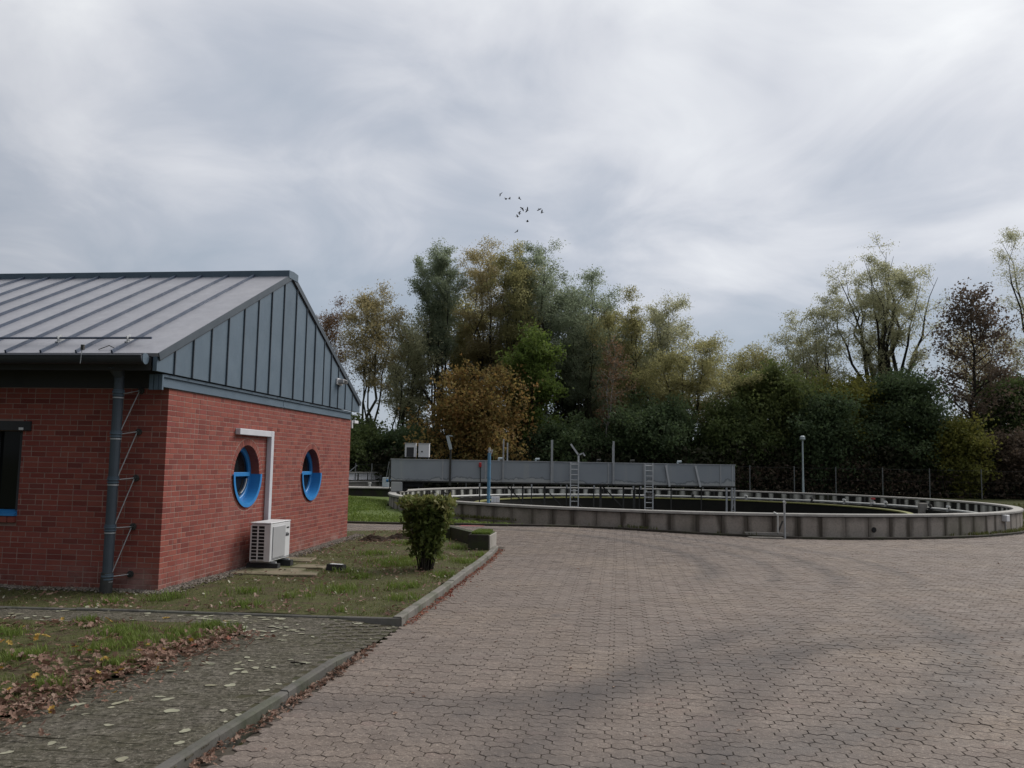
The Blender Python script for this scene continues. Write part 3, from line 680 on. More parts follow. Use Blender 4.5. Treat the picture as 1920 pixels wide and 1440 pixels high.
# beam, gable cladding, roof
def zr(y): return 3.2 + (y + .45) * (2.1 / 4.47) if y <= 4.02 else 5.30 - (y - 4.02) * (2.1 / 4.47)
for ya, yb in ((-.20, 4.005), (4.025, 8.0)):
    MB().box(-.10, .004, ya, yb, ZT + .004, 2.94).box(.004, .03, ya, yb, ZT + .006, ZT + .022).box(.004, .03, ya, yb, 2.90, 2.938).obj('beam', M['zinc'], bld)
MB().box(-.16, -.10, -.24, -.205, 2.72, 2.93).box(-.09, -.03, -.24, -.205, 2.72, 2.93).box(-.02, .03, -.24, -.205, 2.72, 2.93).obj('beam_end', M['zinc'], bld)
seams = [-.45, -.01, .49, 1.02, 1.56, 2.1, 2.63, 3.17, 3.71, 4.30, 4.85, 5.37, 5.91, 6.37, 6.86, 7.36, 7.87, 8.49]
cl = MB().box(-.02, -.002, -.40, 8.4, 2.96, 3.15).obj('gable_cladding', M['zinc_dark'], bld)
for ya, yb in zip(seams[:-1], seams[1:]):
    poly = [(ya + .003, 2.955), (yb - .003, 2.955), (yb - .003, zr(yb) - .025)] + ([(4.02, 5.275)] if ya < 4.02 < yb else []) + [(ya + .003, zr(ya) - .025)]
    MB().prism(poly, 'x', .0, .058 + RNG.normal(0, .002)).obj('cladding_panel', M['zinc'], cl)
for y in seams[1:-1]: MB().box(.056, .080, y - .010, y + .010, 2.953, zr(y) - .045).obj('standing_seam', M['zinc_dark'], cl)
rf = empty('roof', (0, 0, 0)); rf.parent = bld
XL, XR = -8.5, .080; sl = math.hypot(4.47, 2.1); uy, uz = 4.47 / sl, 2.1 / sl
def on(s, x, h, back=False):                   # s along the slope from the eave
    h -= .05; y = -.45 + s * uy - h * uz; z = 3.2 + s * uz + h * uy
    return (x, 8.04 - y if back else y, z)
def slope_box(m, xa, xb, s0, s1, h0, h1, back=False):
    vs = [on(s, x, h, back) for h in (h0, h1) for s, x in ((s0, xa), (s0, xb), (s1, xb), (s1, xa))]
    return m.add(vs, [(0, 1, 2, 3), (7, 6, 5, 4), (0, 4, 5, 1), (1, 5, 6, 2), (2, 6, 7, 3), (3, 7, 4, 0)])
xs = [XR] + [-.58 - .52 * k for k in range(16)]
for back in (False, True):
    for xa, xb in zip(xs[1:], xs[:-1]): slope_box(MB(), xa + .002, xb - .002, -.02, sl - .03, .0, .05 + RNG.normal(0, .001), back).obj('roof_panel', M['roof'], rf)
    for x in xs[1:-1]: slope_box(MB(), x - .013, x + .013, -.025, sl - .10, .05, .092, back).obj('roof_seam', M['rib'], rf)
    slope_box(MB(), XR + .002, XR + .012, -.02, sl - .02, -.05, .053, back).obj('verge_trim', M['zinc_dark'], rf)
slope_box(slope_box(MB(), XL + .25, XR - .01, .02, sl, -.07, -.001), XL + .25, XR - .01, .02, sl, -.07, -.001, True).obj('roof_deck', M['soffit'], rf)
MB().prism([(3.80, 5.175), (4.24, 5.175), (4.24, 5.31), (4.02, 5.325), (3.80, 5.31)], 'x', XL + .2, XR + .02).obj('ridge_cap', M['zinc'], rf)
MB().box(XL + .25, -.03, -.43, -.02, 3.0, 3.02).box(XL + .25, -.03, -.45, -.43, 2.96, 3.2).obj('soffit', M['soffit'], rf)
MB().box(XL + .25, -.02, .0, .22, ZT + .003, 3.25).obj('wall_plate', M['soffit'], rf)
# gutter: half round with a rolled front lip and an end cap
def gutter(x0, x1, cy, cz, r, sgn, cap):
    n = 14; vs = []; 
    for x in (x0, x1):
        for rr in (r, r - .006):
            vs += [(x, cy + sgn * rr * math.cos(PI + PI * k / n), cz + rr * math.sin(PI + PI * k / n)) for k in range(n + 1)]
    q = n + 1; m = MB()
    m.add(vs, [(k, k + 1, 2 * q + k + 1, 2 * q + k) for k in range(n)] + [(q + k + 1, q + k, 3 * q + k, 3 * q + k + 1) for k in range(n)])
    m.tube((x0, cy - sgn * r, cz), (x1, cy - sgn * r, cz), .014, n=6)
    if cap: m.add([(x1, cy, cz)] + vs[2 * q:3 * q], [(0, k + 1, k + 2) for k in range(n)])
    return m
gut = gutter(-8.3, -.03, -.585, 3.135, .108, 1, True).obj('gutter', M['gutter'], rf, smooth=True)
MB().tube((-.035, -.585, 3.10), (-.022, -.585, 3.10), .075, n=16).obj('gutter_end_cap', M['zinc'], gut)
gutter(-8.3, -.03, 8.625, 3.135, .108, -1, True).obj('gutter', M['gutter'], rf, smooth=True)
# snow guard
sg = MB().tube(on(.42, -8.2, .13), on(.42, -.24, .13), .016, n=6).obj('snow_guard_rail', M['rib'], rf)
for x in (-.58 - .52 * k for k in range(0, 15, 2)):
    m = MB(); slope_box(m, x - .02, x + .03, .33, .50, .09, .105); slope_box(m, x - .006, x + .006, .37, .47, .105, .17); m.obj('rail_bracket', M['steel'], rf)
MB().tube(on(.42, XR - .02, .12, True), on(.42, XR + .12, .12, True), .012, n=6).obj('snow_guard_rail', M['steel'], rf)
lc = MB().box(-.87, -.83, -.72, -.69, 3.20, 3.27).obj('conductor_clamp', M['darksteel'], rf)
MB().tube((-.86, -.70, 3.22), (-.87, -.705, 3.02), .006, n=5).obj('hanging_wire', M['steel'], rf)
MB().path([on(.1, -.85, .06), on(.16, -.72, .10), on(.12, -.60, .06)], .006, 5).obj('lightning_conductor', M['darksteel'], rf)

# downpipe with its wire-thin braces
dx, dy = -.59, -.25
dp = MB().tube((dx, dy, .22), (dx, dy, 2.90), .066, n=18).tube((dx, dy, 2.90), (dx, dy - .12, 3.06), .066, .115, 18).obj('downpipe', M['zinc_dark'], bld, smooth=False)
MB().tube((dx - .008, dy, -.03), (dx - .005, dy, .26), .083, .076, 16).obj('pipe_shoe', M['darksteel'], dp)
for z in (2.68, 2.12, 1.50, .86, .215):
    MB().tube((dx, dy, z - .012), (dx, dy, z + .012), .080, n=18).tube((dx, dy, z - .05), (dx, dy, z - .032), .078, n=18).tube((dx, dy, z + .02), (dx, dy, z + .034), .075, n=18).obj('pipe_clamp', M['zinc'], dp)
    MB().tube((dx, dy, z - .085), (dx, dy, z - .068), .073, n=18).obj('pipe_ring', M['steel'], dp)
bx = -.405
for k, (zw, zb_) in enumerate(((2.72, 2.66), (2.15, 2.11), (1.515, 1.495), (.855, .85), (.215, .205))):
    MB().tube((bx, -.002, zw), (bx, -.028, zw), .045, n=14).tube((bx, -.028, zw), (bx, -.06, zw), .02, n=8).obj('wall_bracket', M['darksteel'], dp)
    MB().tube((bx, -.05, zw), (dx + .06, dy + .01, zb_), .007, n=5).obj('brace_rod', M['steel'], dp)
    if k < 4:
        zn = (2.11, 1.495, .85, .205)[k]
        MB().tube((bx, -.05, zw), (dx + .06, dy + .01, zn + .05), .007, n=5).obj('brace_rod', M['steel'], dp)

# front window: dark opening with lintel box, blue sill, brick sill
fwn = MB().box(WIN[0], WIN[1], .13, .15, WIN[2] + .07, WIN[3]).obj('front_window', M['dark'], bld)
MB().box(WIN[0], WIN[1] - .06, .118, .128, 1.05, WIN[3]).obj('pane', M['glass'], fwn)
MB().box(WIN[1] - .055, WIN[1] - .002, .03, .12, 1.03, WIN[3]).box(WIN[0], WIN[0] + .05, .03, .12, 1.03, WIN[3]).box(-2.60, -2.575, .06, .117, 1.03, WIN[3]).obj('guide_rail', M['soffit'], fwn)
MB().bbox(WIN[0] - .1, -2.03, -.03, .14, 2.145, 2.28, .006).obj('shutter_box', M['soffit'], fwn)
MB().box(-2.20, -2.13, -.036, -.031, 2.155, 2.19).obj('clip', M['white'], fwn)
MB().add([(x, y, z) for x in (WIN[0], WIN[1] - .001) for y, z in ((-.055, .955), (-.055, .985), (.13, 1.035), (.13, .955))], [(0, 1, 2, 3), (7, 6, 5, 4), (0, 4, 5, 1), (1, 5, 6, 2), (2, 6, 7, 3), (3, 7, 4, 0)]).obj('sill', M['blue'], fwn)
for k in range(18):
    xb = WIN[1] - .005 - k * .115; MB().bbox(xb - .105, xb, -.045, .10, .862, .948, .004).obj('sill_brick', M['brick'], fwn)

# things fixed to the gable
MB().bbox(.0, .085, 2.10, 3.36, 2.20, 2.30, .006).obj('cable_trunking', M['trunking'], bld)
MB().bbox(.001, .086, 3.362, 3.478, .70, 2.302, .006).obj('cable_trunking', M['trunking'], bld)
fl = MB().bbox(.06, .10, 6.72, 7.06, 3.46, 3.60, .01).obj('floodlight', M['white'], bld)
MB().bbox(.10, .22, 6.75, 7.03, 3.49, 3.58, .012).obj('lamp_housing', M['acgrey'], fl)
MB().box(.221, .226, 6.80, 6.98, 3.505, 3.565).obj('lens', M['dark'], fl)
cm = MB().bbox(-.12, .03, 8.05, 8.12, 2.56, 2.74, .008).obj('corner_camera', M['white'], bld)
MB().bbox(.0, .07, 8.12, 8.40, 2.68, 2.75, .008).obj('camera_body', M['white'], cm)

# ------------------------------------------------------------------ air conditioner and rubber blocks
def bobj(m, name, mat, parent=None): return m.obj(name, mat, parent, loc=(X0, Y0, 0), rotz=-TH) if parent is None else m.obj(name, mat, parent)
ac = empty('air_conditioner', (X0, Y0, 0), -TH, 'white outdoor air conditioner with slotted grille standing beside the gable wall', 'air conditioner')
ax0, ax1, ay0, ay1, az0, az1 = .17, .52, 2.46, 3.31, .125, .745
MB().bbox(ax0 + .012, ax1, ay0 + .014, ay1, az0, az1, .014).obj('casing', M['acwhite'], ac)
MB().bbox(ax0, ax1 + .006, ay0 - .002, ay1 + .004, az1 + .001, az1 + .02, .006).obj('top_cover', M['acwhite'], ac)
MB().bbox(ax1 + .001, ax1 + .014, ay0 + .09, ay0 + .61, az0 + .05, az1 - .05, .006).obj('fan_panel', M['acgrey'], ac)
MB().box(ax0 + .02, ax1 - .09, ay0 + .004, ay0 + .013, az0 + .03, az1 - .035).obj('grille_recess', M['dark'], ac)
gm = MB()
for k in range(11): z = az0 + .028 + k * .0555; gm.box(ax0 + .015, ax1 - .085, ay0 - .003, ay0 + .010, z, z + .012)
for x in (ax0 + .008, ax0 + .125, ax1 - .10): gm.box(x, x + .022, ay0 - .004, ay0 + .012, az0 + .01, az1 - .02)
gm.obj('grille', M['acwhite'], ac)
MB().box(ax1 - .078, ax1 + .001, ay0 - .002, ay0 + .013, az0 + .008, az1 - .012).obj('corner_post', M['acwhite'], ac)
MB().box(ax1 + .001, ax1 + .004, ay1 - .17, ay1 - .06, az1 - .115, az1 - .09).obj('name_badge', M['dark'], ac)
MB().box(ax1 + .001, ax1 + .004, ay1 - .20, ay1 - .06, az1 - .245, az1 - .20).box(ax1 + .001, ax1 + .004, ay1 - .20, ay1 - .10, az1 - .19, az1 - .183).obj('rating_label', M['soffit'], ac)
MB().box(ax1 + .001, ax1 + .006, ay0 + .06, ay1 - .02, az0 + .03, az0 + .036).obj('base_seam', M['soffit'], ac)
for y in (2.58, 3.14): MB().box(ax0 - .02, ax1 + .07, y - .02, y + .02, .098, .124).obj('mounting_rail', M['steel'], ac)
def block(y, lab, x0=.10, x1=.64, h=.097):
    m = MB().prism([(y - .075, -.005), (y + .075, -.005), (y + .05, h), (y - .05, h)], 'x', x0, x1)
    o = bobj(m, 'support_block', M['black']); return tag(o, lab, 'support block', 'black rubber support blocks')
block(2.58, 'black rubber block under the slotted grille end of the air conditioner')
block(3.14, 'black rubber block under the badge end of the air conditioner')
b3 = MB().prism([(-.08, 0), (.08, 0), (.05, .10), (-.05, .10)], 'y', -.15, .15).obj('support_block', M['black'], loc=bl(1.57, 2.72, .0), rotz=1.25)
tag(b3, 'loose black rubber block with white top lying alone in the weeds', 'support block', 'black rubber support blocks')
MB().box(-.04, .04, -.11, .10, .100, .106).obj('white_strip', M['white'], b3)
SLABS = [(.62, 2.25, .95, .85), (1.02, 3.0, .55, .45), (.45, 3.85, .6, .55), (1.25, 2.05, .45, .4)]
for k, (x, y, a, b) in enumerate(SLABS):
    m = MB().bbox(-a / 2, a / 2, -b / 2, b / 2, -.04, .012, .008)
    o = m.obj('stone_slab', M['slab'], loc=bl(x, y, .012 + .002 * k), rotz=-TH + .08 * k)
    tag(o, ('broad sandy slab lying in front of the air conditioner', 'mossy slab beside the loose black block', 'sunken mossy slab beyond the air conditioner', 'small broken slab at the lawn edge of the bed')[k], 'slab', 'old slabs in the bed')
# ------------------------------------------------------------------ big round basin
def ring_mesh(cx, cy, prof, n=160, a0=0, a1=2 * PI):
    """lathe a closed profile [(radius, z)] about the basin axis"""
    L = len(prof); m = MB(); full = abs(a1 - a0 - 2 * PI) < 1e-6; na = n if full else n + 1
    vs = [(cx + r * math.cos(a0 + (a1 - a0) * i / n), cy + r * math.sin(a0 + (a1 - a0) * i / n), z) for i in range(na) for r, z in prof]
    m.add(vs, [(i * L + j, i * L + (j + 1) % L, ((i + 1) % na) * L + (j + 1) % L, ((i + 1) % na) * L + j) for i in range(n) for j in range(L)])
    return m
bas = empty('round_basin', (TCX, TCY, 0), 0, 'large round concrete settling basin with stained panels and a pale rim', 'basin')
NP_ = 110
def basin_parts(par, near, far, zr_, R=TR):
    w = 2 * PI * R / NP_ / 2 - .003
    outer = MB().bbox(-.20, 0, -w, w, -.95, .30, .012).mesh('wall_panel', M['panel'])
    inner = MB().bbox(-.02, .0, -w + .015, w - .015, -.33, .13, .006).mesh('inner_panel', M['inpanel'])
    MB_far = MB()
    for k in range(NP_):
        a = 2 * PI * k / NP_; c_, s_ = math.cos(a), math.sin(a)
        if near(a):
            e = RNG.normal(0, .004); ob('wall_panel', outer, par, ((R - .1 + .10 + e) * c_, (R + e) * s_, .2), a)
        if far(a): ob('inner_panel', inner, par, ((R - .235) * c_, (R - .235) * s_, .36), a)
    return
def ang(a): return (a + 2 * PI) % (2 * PI)
# which panels face the camera
def facing(cx, cy, R, inner=False):
    def f(a):
        x, y = cx + R * math.cos(a), cy + R * math.sin(a)
        d = math.cos(a) * (0 - x) + math.sin(a) * (0 - y)
        return (d > -1.0) if not inner else (d < -3.0)
    return f
basin_parts(bas, facing(TCX, TCY, TR), facing(TCX, TCY, TR, True), .58)
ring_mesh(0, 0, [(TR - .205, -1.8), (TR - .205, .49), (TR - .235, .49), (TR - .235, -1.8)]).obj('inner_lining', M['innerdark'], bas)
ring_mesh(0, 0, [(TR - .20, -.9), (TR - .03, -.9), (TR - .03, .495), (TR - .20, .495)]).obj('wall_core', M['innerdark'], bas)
ring_mesh(0, 0, [(TR - .27, .515), (TR + .045, .515), (TR + .045, .565), (TR + .03, .585), (TR - .25, .585), (TR - .27, .57)], 220).obj('rim', M['cap'], bas)
m = MB(); n = 150
for k in range(n):
    a0, a1 = 2 * PI * k / n, 2 * PI * (k + 1) / n; R = 11.2
    m.tube((R * math.cos(a0), R * math.sin(a0), .205), (R * math.cos(a1), R * math.sin(a1), .205), .055, n=7, cap=False)
m.obj('ring_pipe', M['pipe'], bas, smooth=True)
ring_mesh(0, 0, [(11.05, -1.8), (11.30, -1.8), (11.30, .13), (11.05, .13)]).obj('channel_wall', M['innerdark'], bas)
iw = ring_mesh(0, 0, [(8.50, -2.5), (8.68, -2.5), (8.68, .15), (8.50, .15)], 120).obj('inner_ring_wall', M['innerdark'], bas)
ring_mesh(0, 0, [(8.47, .152), (8.71, .152), (8.70, .20), (8.48, .20)], 120).obj('algae_edge', M['algae'], bas)
def disc(r, z, n=90): return MB().add([(r * math.cos(2 * PI * k / n), r * math.sin(2 * PI * k / n), z) for k in range(n)], [tuple(range(n))])
ring_mesh(0, 0, [(8.65, -.42), (11.1, -.42), (11.1, -.5), (8.65, -.5)], 120).obj('channel_water', M['water'], bas)
disc(8.55, -1.15).obj('basin_water', M['water'], bas)
disc(11.9, -2.4).obj('basin_floor', M['innerdark'], bas)
for k, a in enumerate((1.068, .758, .390, .140, .02, 1.32, .60)):                   # valves on the ring pipe
    x, y = 11.2 * math.cos(a), 11.2 * math.sin(a)
    MB().tube((x, y, .17), (x, y, .36), .035, n=8).tube((x, y, .30), (x - .1, y - .08, .36), .07, n=8).bbox(x - .09, x + .09, y - .06, y + .06, .12, .25, .015).obj('pipe_valve', M['darksteel'] if k % 2 else M['pipe'], bas)
x, y = 11.2 * math.cos(.459), 11.2 * math.sin(.459)
rv = MB().tube((x, y, .17), (x, y, .45), .04, n=8).tube((x - .1, y, .22), (x + .1, y, .26), .07, n=8).obj('pipe_valve', M['pipe'], bas)
MB().tube((x, y, .43), (x, y, .50), .10, n=12).obj('hand_wheel', M['red'], rv)
x, y = 11.0 * math.cos(.164), 11.0 * math.sin(.164)
MB().bbox(x - .16, x + .16, y - .12, y + .12, -.9, .42, .02).obj('pillar', M['paleconc'], bas)
for a in np.linspace(.35, 2.8, 15): MB().box(-.02, .02, -.03, .03, .20, .50).obj('rail_post', M['darksteel'], bas, loc=(11.55 * math.cos(a), 11.55 * math.sin(a), 0), rotz=a)
def on_wall(px_w, py_w, out): a = math.atan2(py_w - TCY, px_w - TCX); return a, ((TR + out) * math.cos(a), (TR + out) * math.sin(a))
a, (x, y) = on_wall(15.219, 26.496, .02); jb = MB().bbox(-.02, .14, -.13, .13, .30, .50, .012).obj('junction_box', M['white'], bas, loc=(x, y, 0), rotz=a)
MB().tube((.05, 0, .31), (.05, .02, -.15), .018, n=6).obj('conduit', M['steel'], jb)
a, (x, y) = on_wall(10.10, 23.65, .0); MB().tube((-.08, 0, .16), (.022, 0, .16), .075, n=16).obj('drain_hole', M['dark'], bas, loc=(x, y, 0), rotz=a)
for k, (a, w, pts) in enumerate(((2.755, .02, [(-.5, .30), (-.35, .42), (-.2, .33), (-.05, .43), (.15, .36), (.35, .44), (.6, .40)]), (2.62, .02, [(-.25, .38), (.0, .30), (.2, .42), (.45, .38)]))):
    m = MB(); R = TR - .262
    P = [((R) * math.cos(a - t / R), R * math.sin(a - t / R), z) for t, z in pts]
    for p, q in zip(P[:-1], P[1:]): m.bar(p, q, .05, .02)
    m.obj('spray_mark', M['dark'], bas)
MB().bbox(-.10, .10, -.6, .6, -.1, .0, .01).obj('drain_cover', M['paleconc'], bas, loc=(-.0 + (7.0 - TCX), (24.2 - TCY) - .9, .07), rotz=PI / 2)

# ------------------------------------------------------------------ scraper bridge across the basin
BZ0, BZ1, BY0, BY1, BX0, BX1 = 1.05, 1.915, 34.8, 36.0, -4.91, 9.22
br = empty('scraper_bridge', (TCX, TCY - .0, 0), 0, 'long grey sheet metal scraper bridge spanning half of the round basin', 'bridge')
def bo(m, name, mat, par=None): o = m.obj(name, mat, par or br); o.location = (-TCX, -TCY, 0) if par is None else (0, 0, 0); return o
cuts = [BX0, -2.78, -1.02, -.28, 1.75, 4.02, 5.45, 6.42, 8.62, BX1]
for xa, xb in zip(cuts[:-1], cuts[1:]):
    bo(MB().bbox(xa + .006, xb - .006, BY0, BY0 + .03, BZ0, BZ1 - .015, .006), 'side_panel', M['bridge'])
bo(MB().box(BX0, BX1, BY1, BY1 + .03, BZ0, BZ1 - .02), 'rear_side_panel', M['bridge'])
bo(MB().box(BX0 - .02, BX1 + .02, BY0 - .025, BY0 + .045, BZ1 - .014, BZ1 + .02).box(BX0 - .02, BX1 + .02, BY1 - .02, BY1 + .05, BZ1 - .014, BZ1 + .02), 'top_rail', M['steel'])
bo(MB().box(BX0, BX1, BY0 - .02, BY0 + .06, BZ0 - .055, BZ0 - .004).box(BX0, BX1, BY1 - .03, BY1 + .05, BZ0 - .055, BZ0 - .004), 'bottom_rail', M['darksteel'])
bo(MB().box(BX0, BX1, BY0 + .065, BY1 - .035, BZ0 - .02, BZ0 + .03), 'walkway', M['darksteel'])
for x in cuts[1:-1]: bo(MB().box(x - .025, x + .025, BY0 - .022, BY0 - .002, BZ0 + .01, BZ1 - .02), 'seam_strip', M['steel'])
bo(MB().box(BX0 - .05, BX0 - .015, BY0 - .02, BY0 + .04, BZ0 - .45, BZ1).box(BX0 - .05, BX0 - .015, BY0 + .4, BY0 + .44, BZ0 - .3, BZ1), 'end_frame', M['darksteel'])
pd = bo(MB().bbox(-4.88, -4.42, BY0 - .05, BY0 + .75, .60, BZ0 - .06, .02), 'pedestal', M['bridge'])
bo(MB().tube((-4.35, BY0 + .2, .70), (-4.35, BY0 + .5, .70), .11, n=16).bbox(-4.40, -3.6, BY0 + .15, BY0 + .7, .78, .99, .02), 'drive_wheel', M['black'])
bo(MB().tube((-5.12, BY0 + .3, 1.02), (-4.93, BY0 + .3, 1.04), .06, n=12), 'motor', M['blue'])
bo(MB().tube((-5.0, BY0 + .1, 1.0), (-4.95, BY0 + .1, 1.75), .018, n=6).tube((-5.12, BY0 + .1, .95), (-5.0, BY0 + .1, 1.8), .014, n=6), 'end_rod', M['steel'])
# tall posts
for xs_, z0, z1, w in (((-2.47,), BZ0 - .16, 2.62, .075), ((-.30, -.14), BZ0, 2.82, .06), ((1.69,), BZ0, 2.81, .085), ((4.22, 4.36), BZ0, 2.81, .075)):
    for k, x in enumerate(xs_): bo(MB().box(x - w / 2, x + w / 2, BY0 - .085 + k * .14 if k == 0 else BY1 + .035, BY0 - .026 if k == 0 else BY1 + .09, z0, z1 - .12 * k), 'tall_post', M['steel'] if x != -2.47 else M['darksteel'])
bo(MB().bar((-2.46, BY0 - .1, 2.35), (-2.62, BY0 - .1, 2.92), .12, .03).bar((-2.58, BY0 - .1, 2.92), (-2.40, BY0 - .1, 2.90), .04, .03), 'reflector_plate', M['lampgrey'])
es = bo(MB().bbox(-1.30, -1.19, BY0 - .10, BY0 - .025, 1.64, 1.84, .02), 'emergency_switch', M['red'])
MB().tube((-1.235, BY0 - .06, 1.66), (-1.22, BY0 - .06, BZ0), .02, n=6).obj('cable', M['darksteel'], es)
bo(MB().tube((-.72, BY1 - .3, BZ1), (-.72, BY1 - .3, 2.45), .015, n=5), 'thin_rod', M['algae'])
# ladders hanging on the front
for nm, xl in (('a', 2.46), ('b', 5.50)):
    ld = bo(MB().box(xl - .022, xl + .022, BY0 - .16, BY0 - .11, -.35, BZ1 + .02).box(xl + .30, xl + .344, BY0 - .16, BY0 - .11, -.35, BZ1 + .02), 'ladder', M['alu'])
    for k in range(11): z = BZ1 - .08 - k * .215; MB().tube((xl + .022, BY0 - .135, z), (xl + .30, BY0 - .135, z), .017, n=6).obj('rung', M['alu'], ld)
    MB().box(xl - .01, xl + .01, BY0 - .11, BY0 - .02, BZ1 - .05, BZ1).box(xl + .312, xl + .332, BY0 - .11, BY0 - .02, BZ1 - .05, BZ1).obj('hook', M['alu'], ld)
bo(MB().box(2.76, 2.83, BY0 + .05, BY0 + .10, BZ0, 2.24).bar((2.80, BY0 + .075, 2.20), (2.47, BY0 + .075, 2.66), .07, .05).bar((2.80, BY0 + .075, 2.22), (2.98, BY0 + .075, 2.30), .05, .05).bar((2.96, BY0 + .075, 2.32), (3.06, BY0 + .075, 2.18), .05, .05), 'swing_arm', M['alu'])
for xa, xb in ((6.37, 6.52), (7.58, 7.78)): bo(MB().bar((xa, BY0 - .06, BZ1 - .06), (xb, BY0 - .06, BZ0 - .05), .075, .05), 'slanted_brace', M['alu'])
for x in (1.05, 3.62, 5.02, 6.98, -.5): bo(MB().tube((x, BY0 + .6, BZ0 + .03), (x, BY0 + .6, BZ1 + .10), .04, n=8).tube((x - .02, BY0 + .6, BZ1 + .10), (x + .16, BY0 + .6, BZ1 + .11), .045, n=8), 'vent_pipe', M['lampgrey'] if x > 6 or x < 2 else M['darksteel'])
# legs, hanging scraper frame and braces
for x, w in ((8.87, .07), (9.08, .05), (9.20, .05)): bo(MB().box(x - w / 2, x + w / 2, BY0, BY0 + .06, -1.3, BZ0 - .056), 'leg', M['steel'])
m = MB()
for k in range(13): m.box(9.10, 9.18, BY0 + .01, BY0 + .03, BZ1 - .1 - k * .22, BZ1 - .08 - k * .22)
m.box(9.10, 9.125, BY0 - .02, BY0 + .0, BZ0 - .9, BZ1 - .02); bo(m, 'end_ladder', M['alu'])
for k, x in enumerate((-1.25, .05, .52, .88, 1.42, 2.32, 3.44, 3.72, 4.66, 5.10, 5.32, 6.62, 7.86)):
    wd = (.05, .045, .06, .04, .08, .05, .05, .09, .06, .10, .05, .04, .035)[k]
    bo(MB().box(x - wd / 2, x + wd / 2, BY0 + .12, BY0 + .18, -1.3, BZ0 - .03), 'scraper_post', M['darksteel'])
for x0, z0, x1, z1 in ((-.1, .85, .95, -.15), (1.45, .80, 2.45, -.2), (2.55, .55, 3.35, -.3), (3.80, .95, 4.95, -.2)):
    bo(MB().bar((x0, BY0 + .22, z0), (x1, BY0 + .22, z1), .05, .05), 'diagonal_brace', M['darksteel'])
for x in (-1.25, .88, 2.32, 3.44, 5.05, 5.35): bo(MB().box(x - .03, x + .03, BY0 - .02, BY0 + .05, BZ0 - .2, BZ0 - .058), 'bracket', M['steel'])
bo(MB().bbox(5.65, 6.05, BY0 + .5, BY0 + 1.0, .42, .74, .10), 'float_drum', M['paleconc'])
bo(MB().bbox(-.4, 6.0, BY0 + .3, BY0 + .36, -.62, -.40, .01), 'scraper_blade', M['darksteel'])

# cabinets on the bridge
def cabinet(x, lab, grille):
    c = MB().bbox(-.225, .225, -.17, .17, .02, .58, .012).obj('control_cabinet', M['white'], loc=(x, BY0 + .55, 1.995)); tag(c, lab, 'cabinet', 'white cabinets on the bridge')
    if grille: MB().bbox(-.15, .15, -.185, -.172, .03, .42, .004).obj('grille_panel', M['soffit'], c)
    else: MB().tube((-.07, -.172, .25), (-.07, -.186, .25), .035, n=10).obj('handle', M['dark'], c)
    MB().box(-.24, .24, -.20, .19, .582, .60).obj('lid', M['acwhite'], c)
    for sx in (-.18, .18): MB().box(sx - .02, sx + .02, -.12, .12, -.10, .018).obj('foot', M['darksteel'], c)
cabinet(-4.18, 'white cabinet with dark grille on the bridge end, nearer the brick building', True)
cabinet(-3.62, 'plain white cabinet with small dark knob on the bridge', False)
# bearers that carry the cabinets across the two side panels
bo(MB().box(-4.5, -3.3, BY0 + .36, BY0 + .44, BZ0 + .03, 1.90).box(-4.5, -3.3, BY0 + .66, BY0 + .74, BZ0 + .03, 1.90), 'cabinet_bearer', M['darksteel'])

# blue standpipe, white box and sampling post at the rim
bp = MB().tube((0, 0, -.50), (0, 0, 1.55), .052, n=12).obj('blue_standpipe', M['bluepole'], loc=(-.67, 25.75 - .0, .60)); tag(bp, 'slim blue standpipe rising from the basin rim in front of the bridge', 'standpipe')
bp.location = (-.665, 26.35, .58); 
MB().tube((0, 0, 1.55), (0, 0, 1.72), .03, n=8).tube((-.05, 0, 1.62), (.06, 0, 1.62), .022, n=8).tube((.05, 0, 1.5), (.10, 0, 1.66), .02, n=6).obj('valve_head', M['steel'], bp)
for z in (.15, .75, 1.2): MB().tube((0, 0, z), (0, 0, z + .04), .062, n=12).obj('pipe_collar', M['bluepole'], bp)
wb = MB().bbox(-.13, .13, -.05, .06, .0, .19, .01).obj('white_box', M['white'], loc=(-.455, 26.55, .587)); tag(wb, 'small white box on the basin rim beside the blue standpipe', 'box')
for k in (-.05, .04): MB().box(k - .003, k + .003, -.054, -.0505, .01, .18).obj('panel_line', M['acgrey'], wb)
sp = empty('sampling_post', (7.42, 22.98, -.05), 0, 'pale sampling post with side pipe standing against the basin wall', 'post')
MB().tube((0, 0, -.05), (-.01, 0, .92), .028, n=8).obj('upright', M['steel'], sp)
MB().tube((-.19, .0, .12), (-.19, .0, .62), .022, n=8).tube((-.19, 0, .62), (-.19, .30, .66), .022, n=8).obj('side_pipe', M['pipe'], sp)
MB().bar((-.20, .02, .10), (-.05, .02, .45), .04, .03).obj('stay', M['darksteel'], sp)
MB().tube((-.02, 0, .93), (.02, 0, .97), .05, n=8).obj('cap', M['pipe'], sp)
cs = MB().bbox(-.45, .45, -.16, .16, -.05, .012, .008).obj('concrete_slab', M['cap_dull'], loc=(6.85, 22.80, -.035), rotz=-.03); tag(cs, 'pale concrete slab on the kerb under the sampling post', 'slab')
tag(MB().add([(x, y, 0) for x, y in ((-.34, -.16), (.30, -.14), (.38, .05), (.1, .16), (-.28, .13))], [(0, 1, 2, 3, 4)]).obj('spray_patch', M['redspray'], loc=(-1.05, 23.62, .078)), 'red spray paint patch on the kerb near the clipped shrub', 'paint mark')

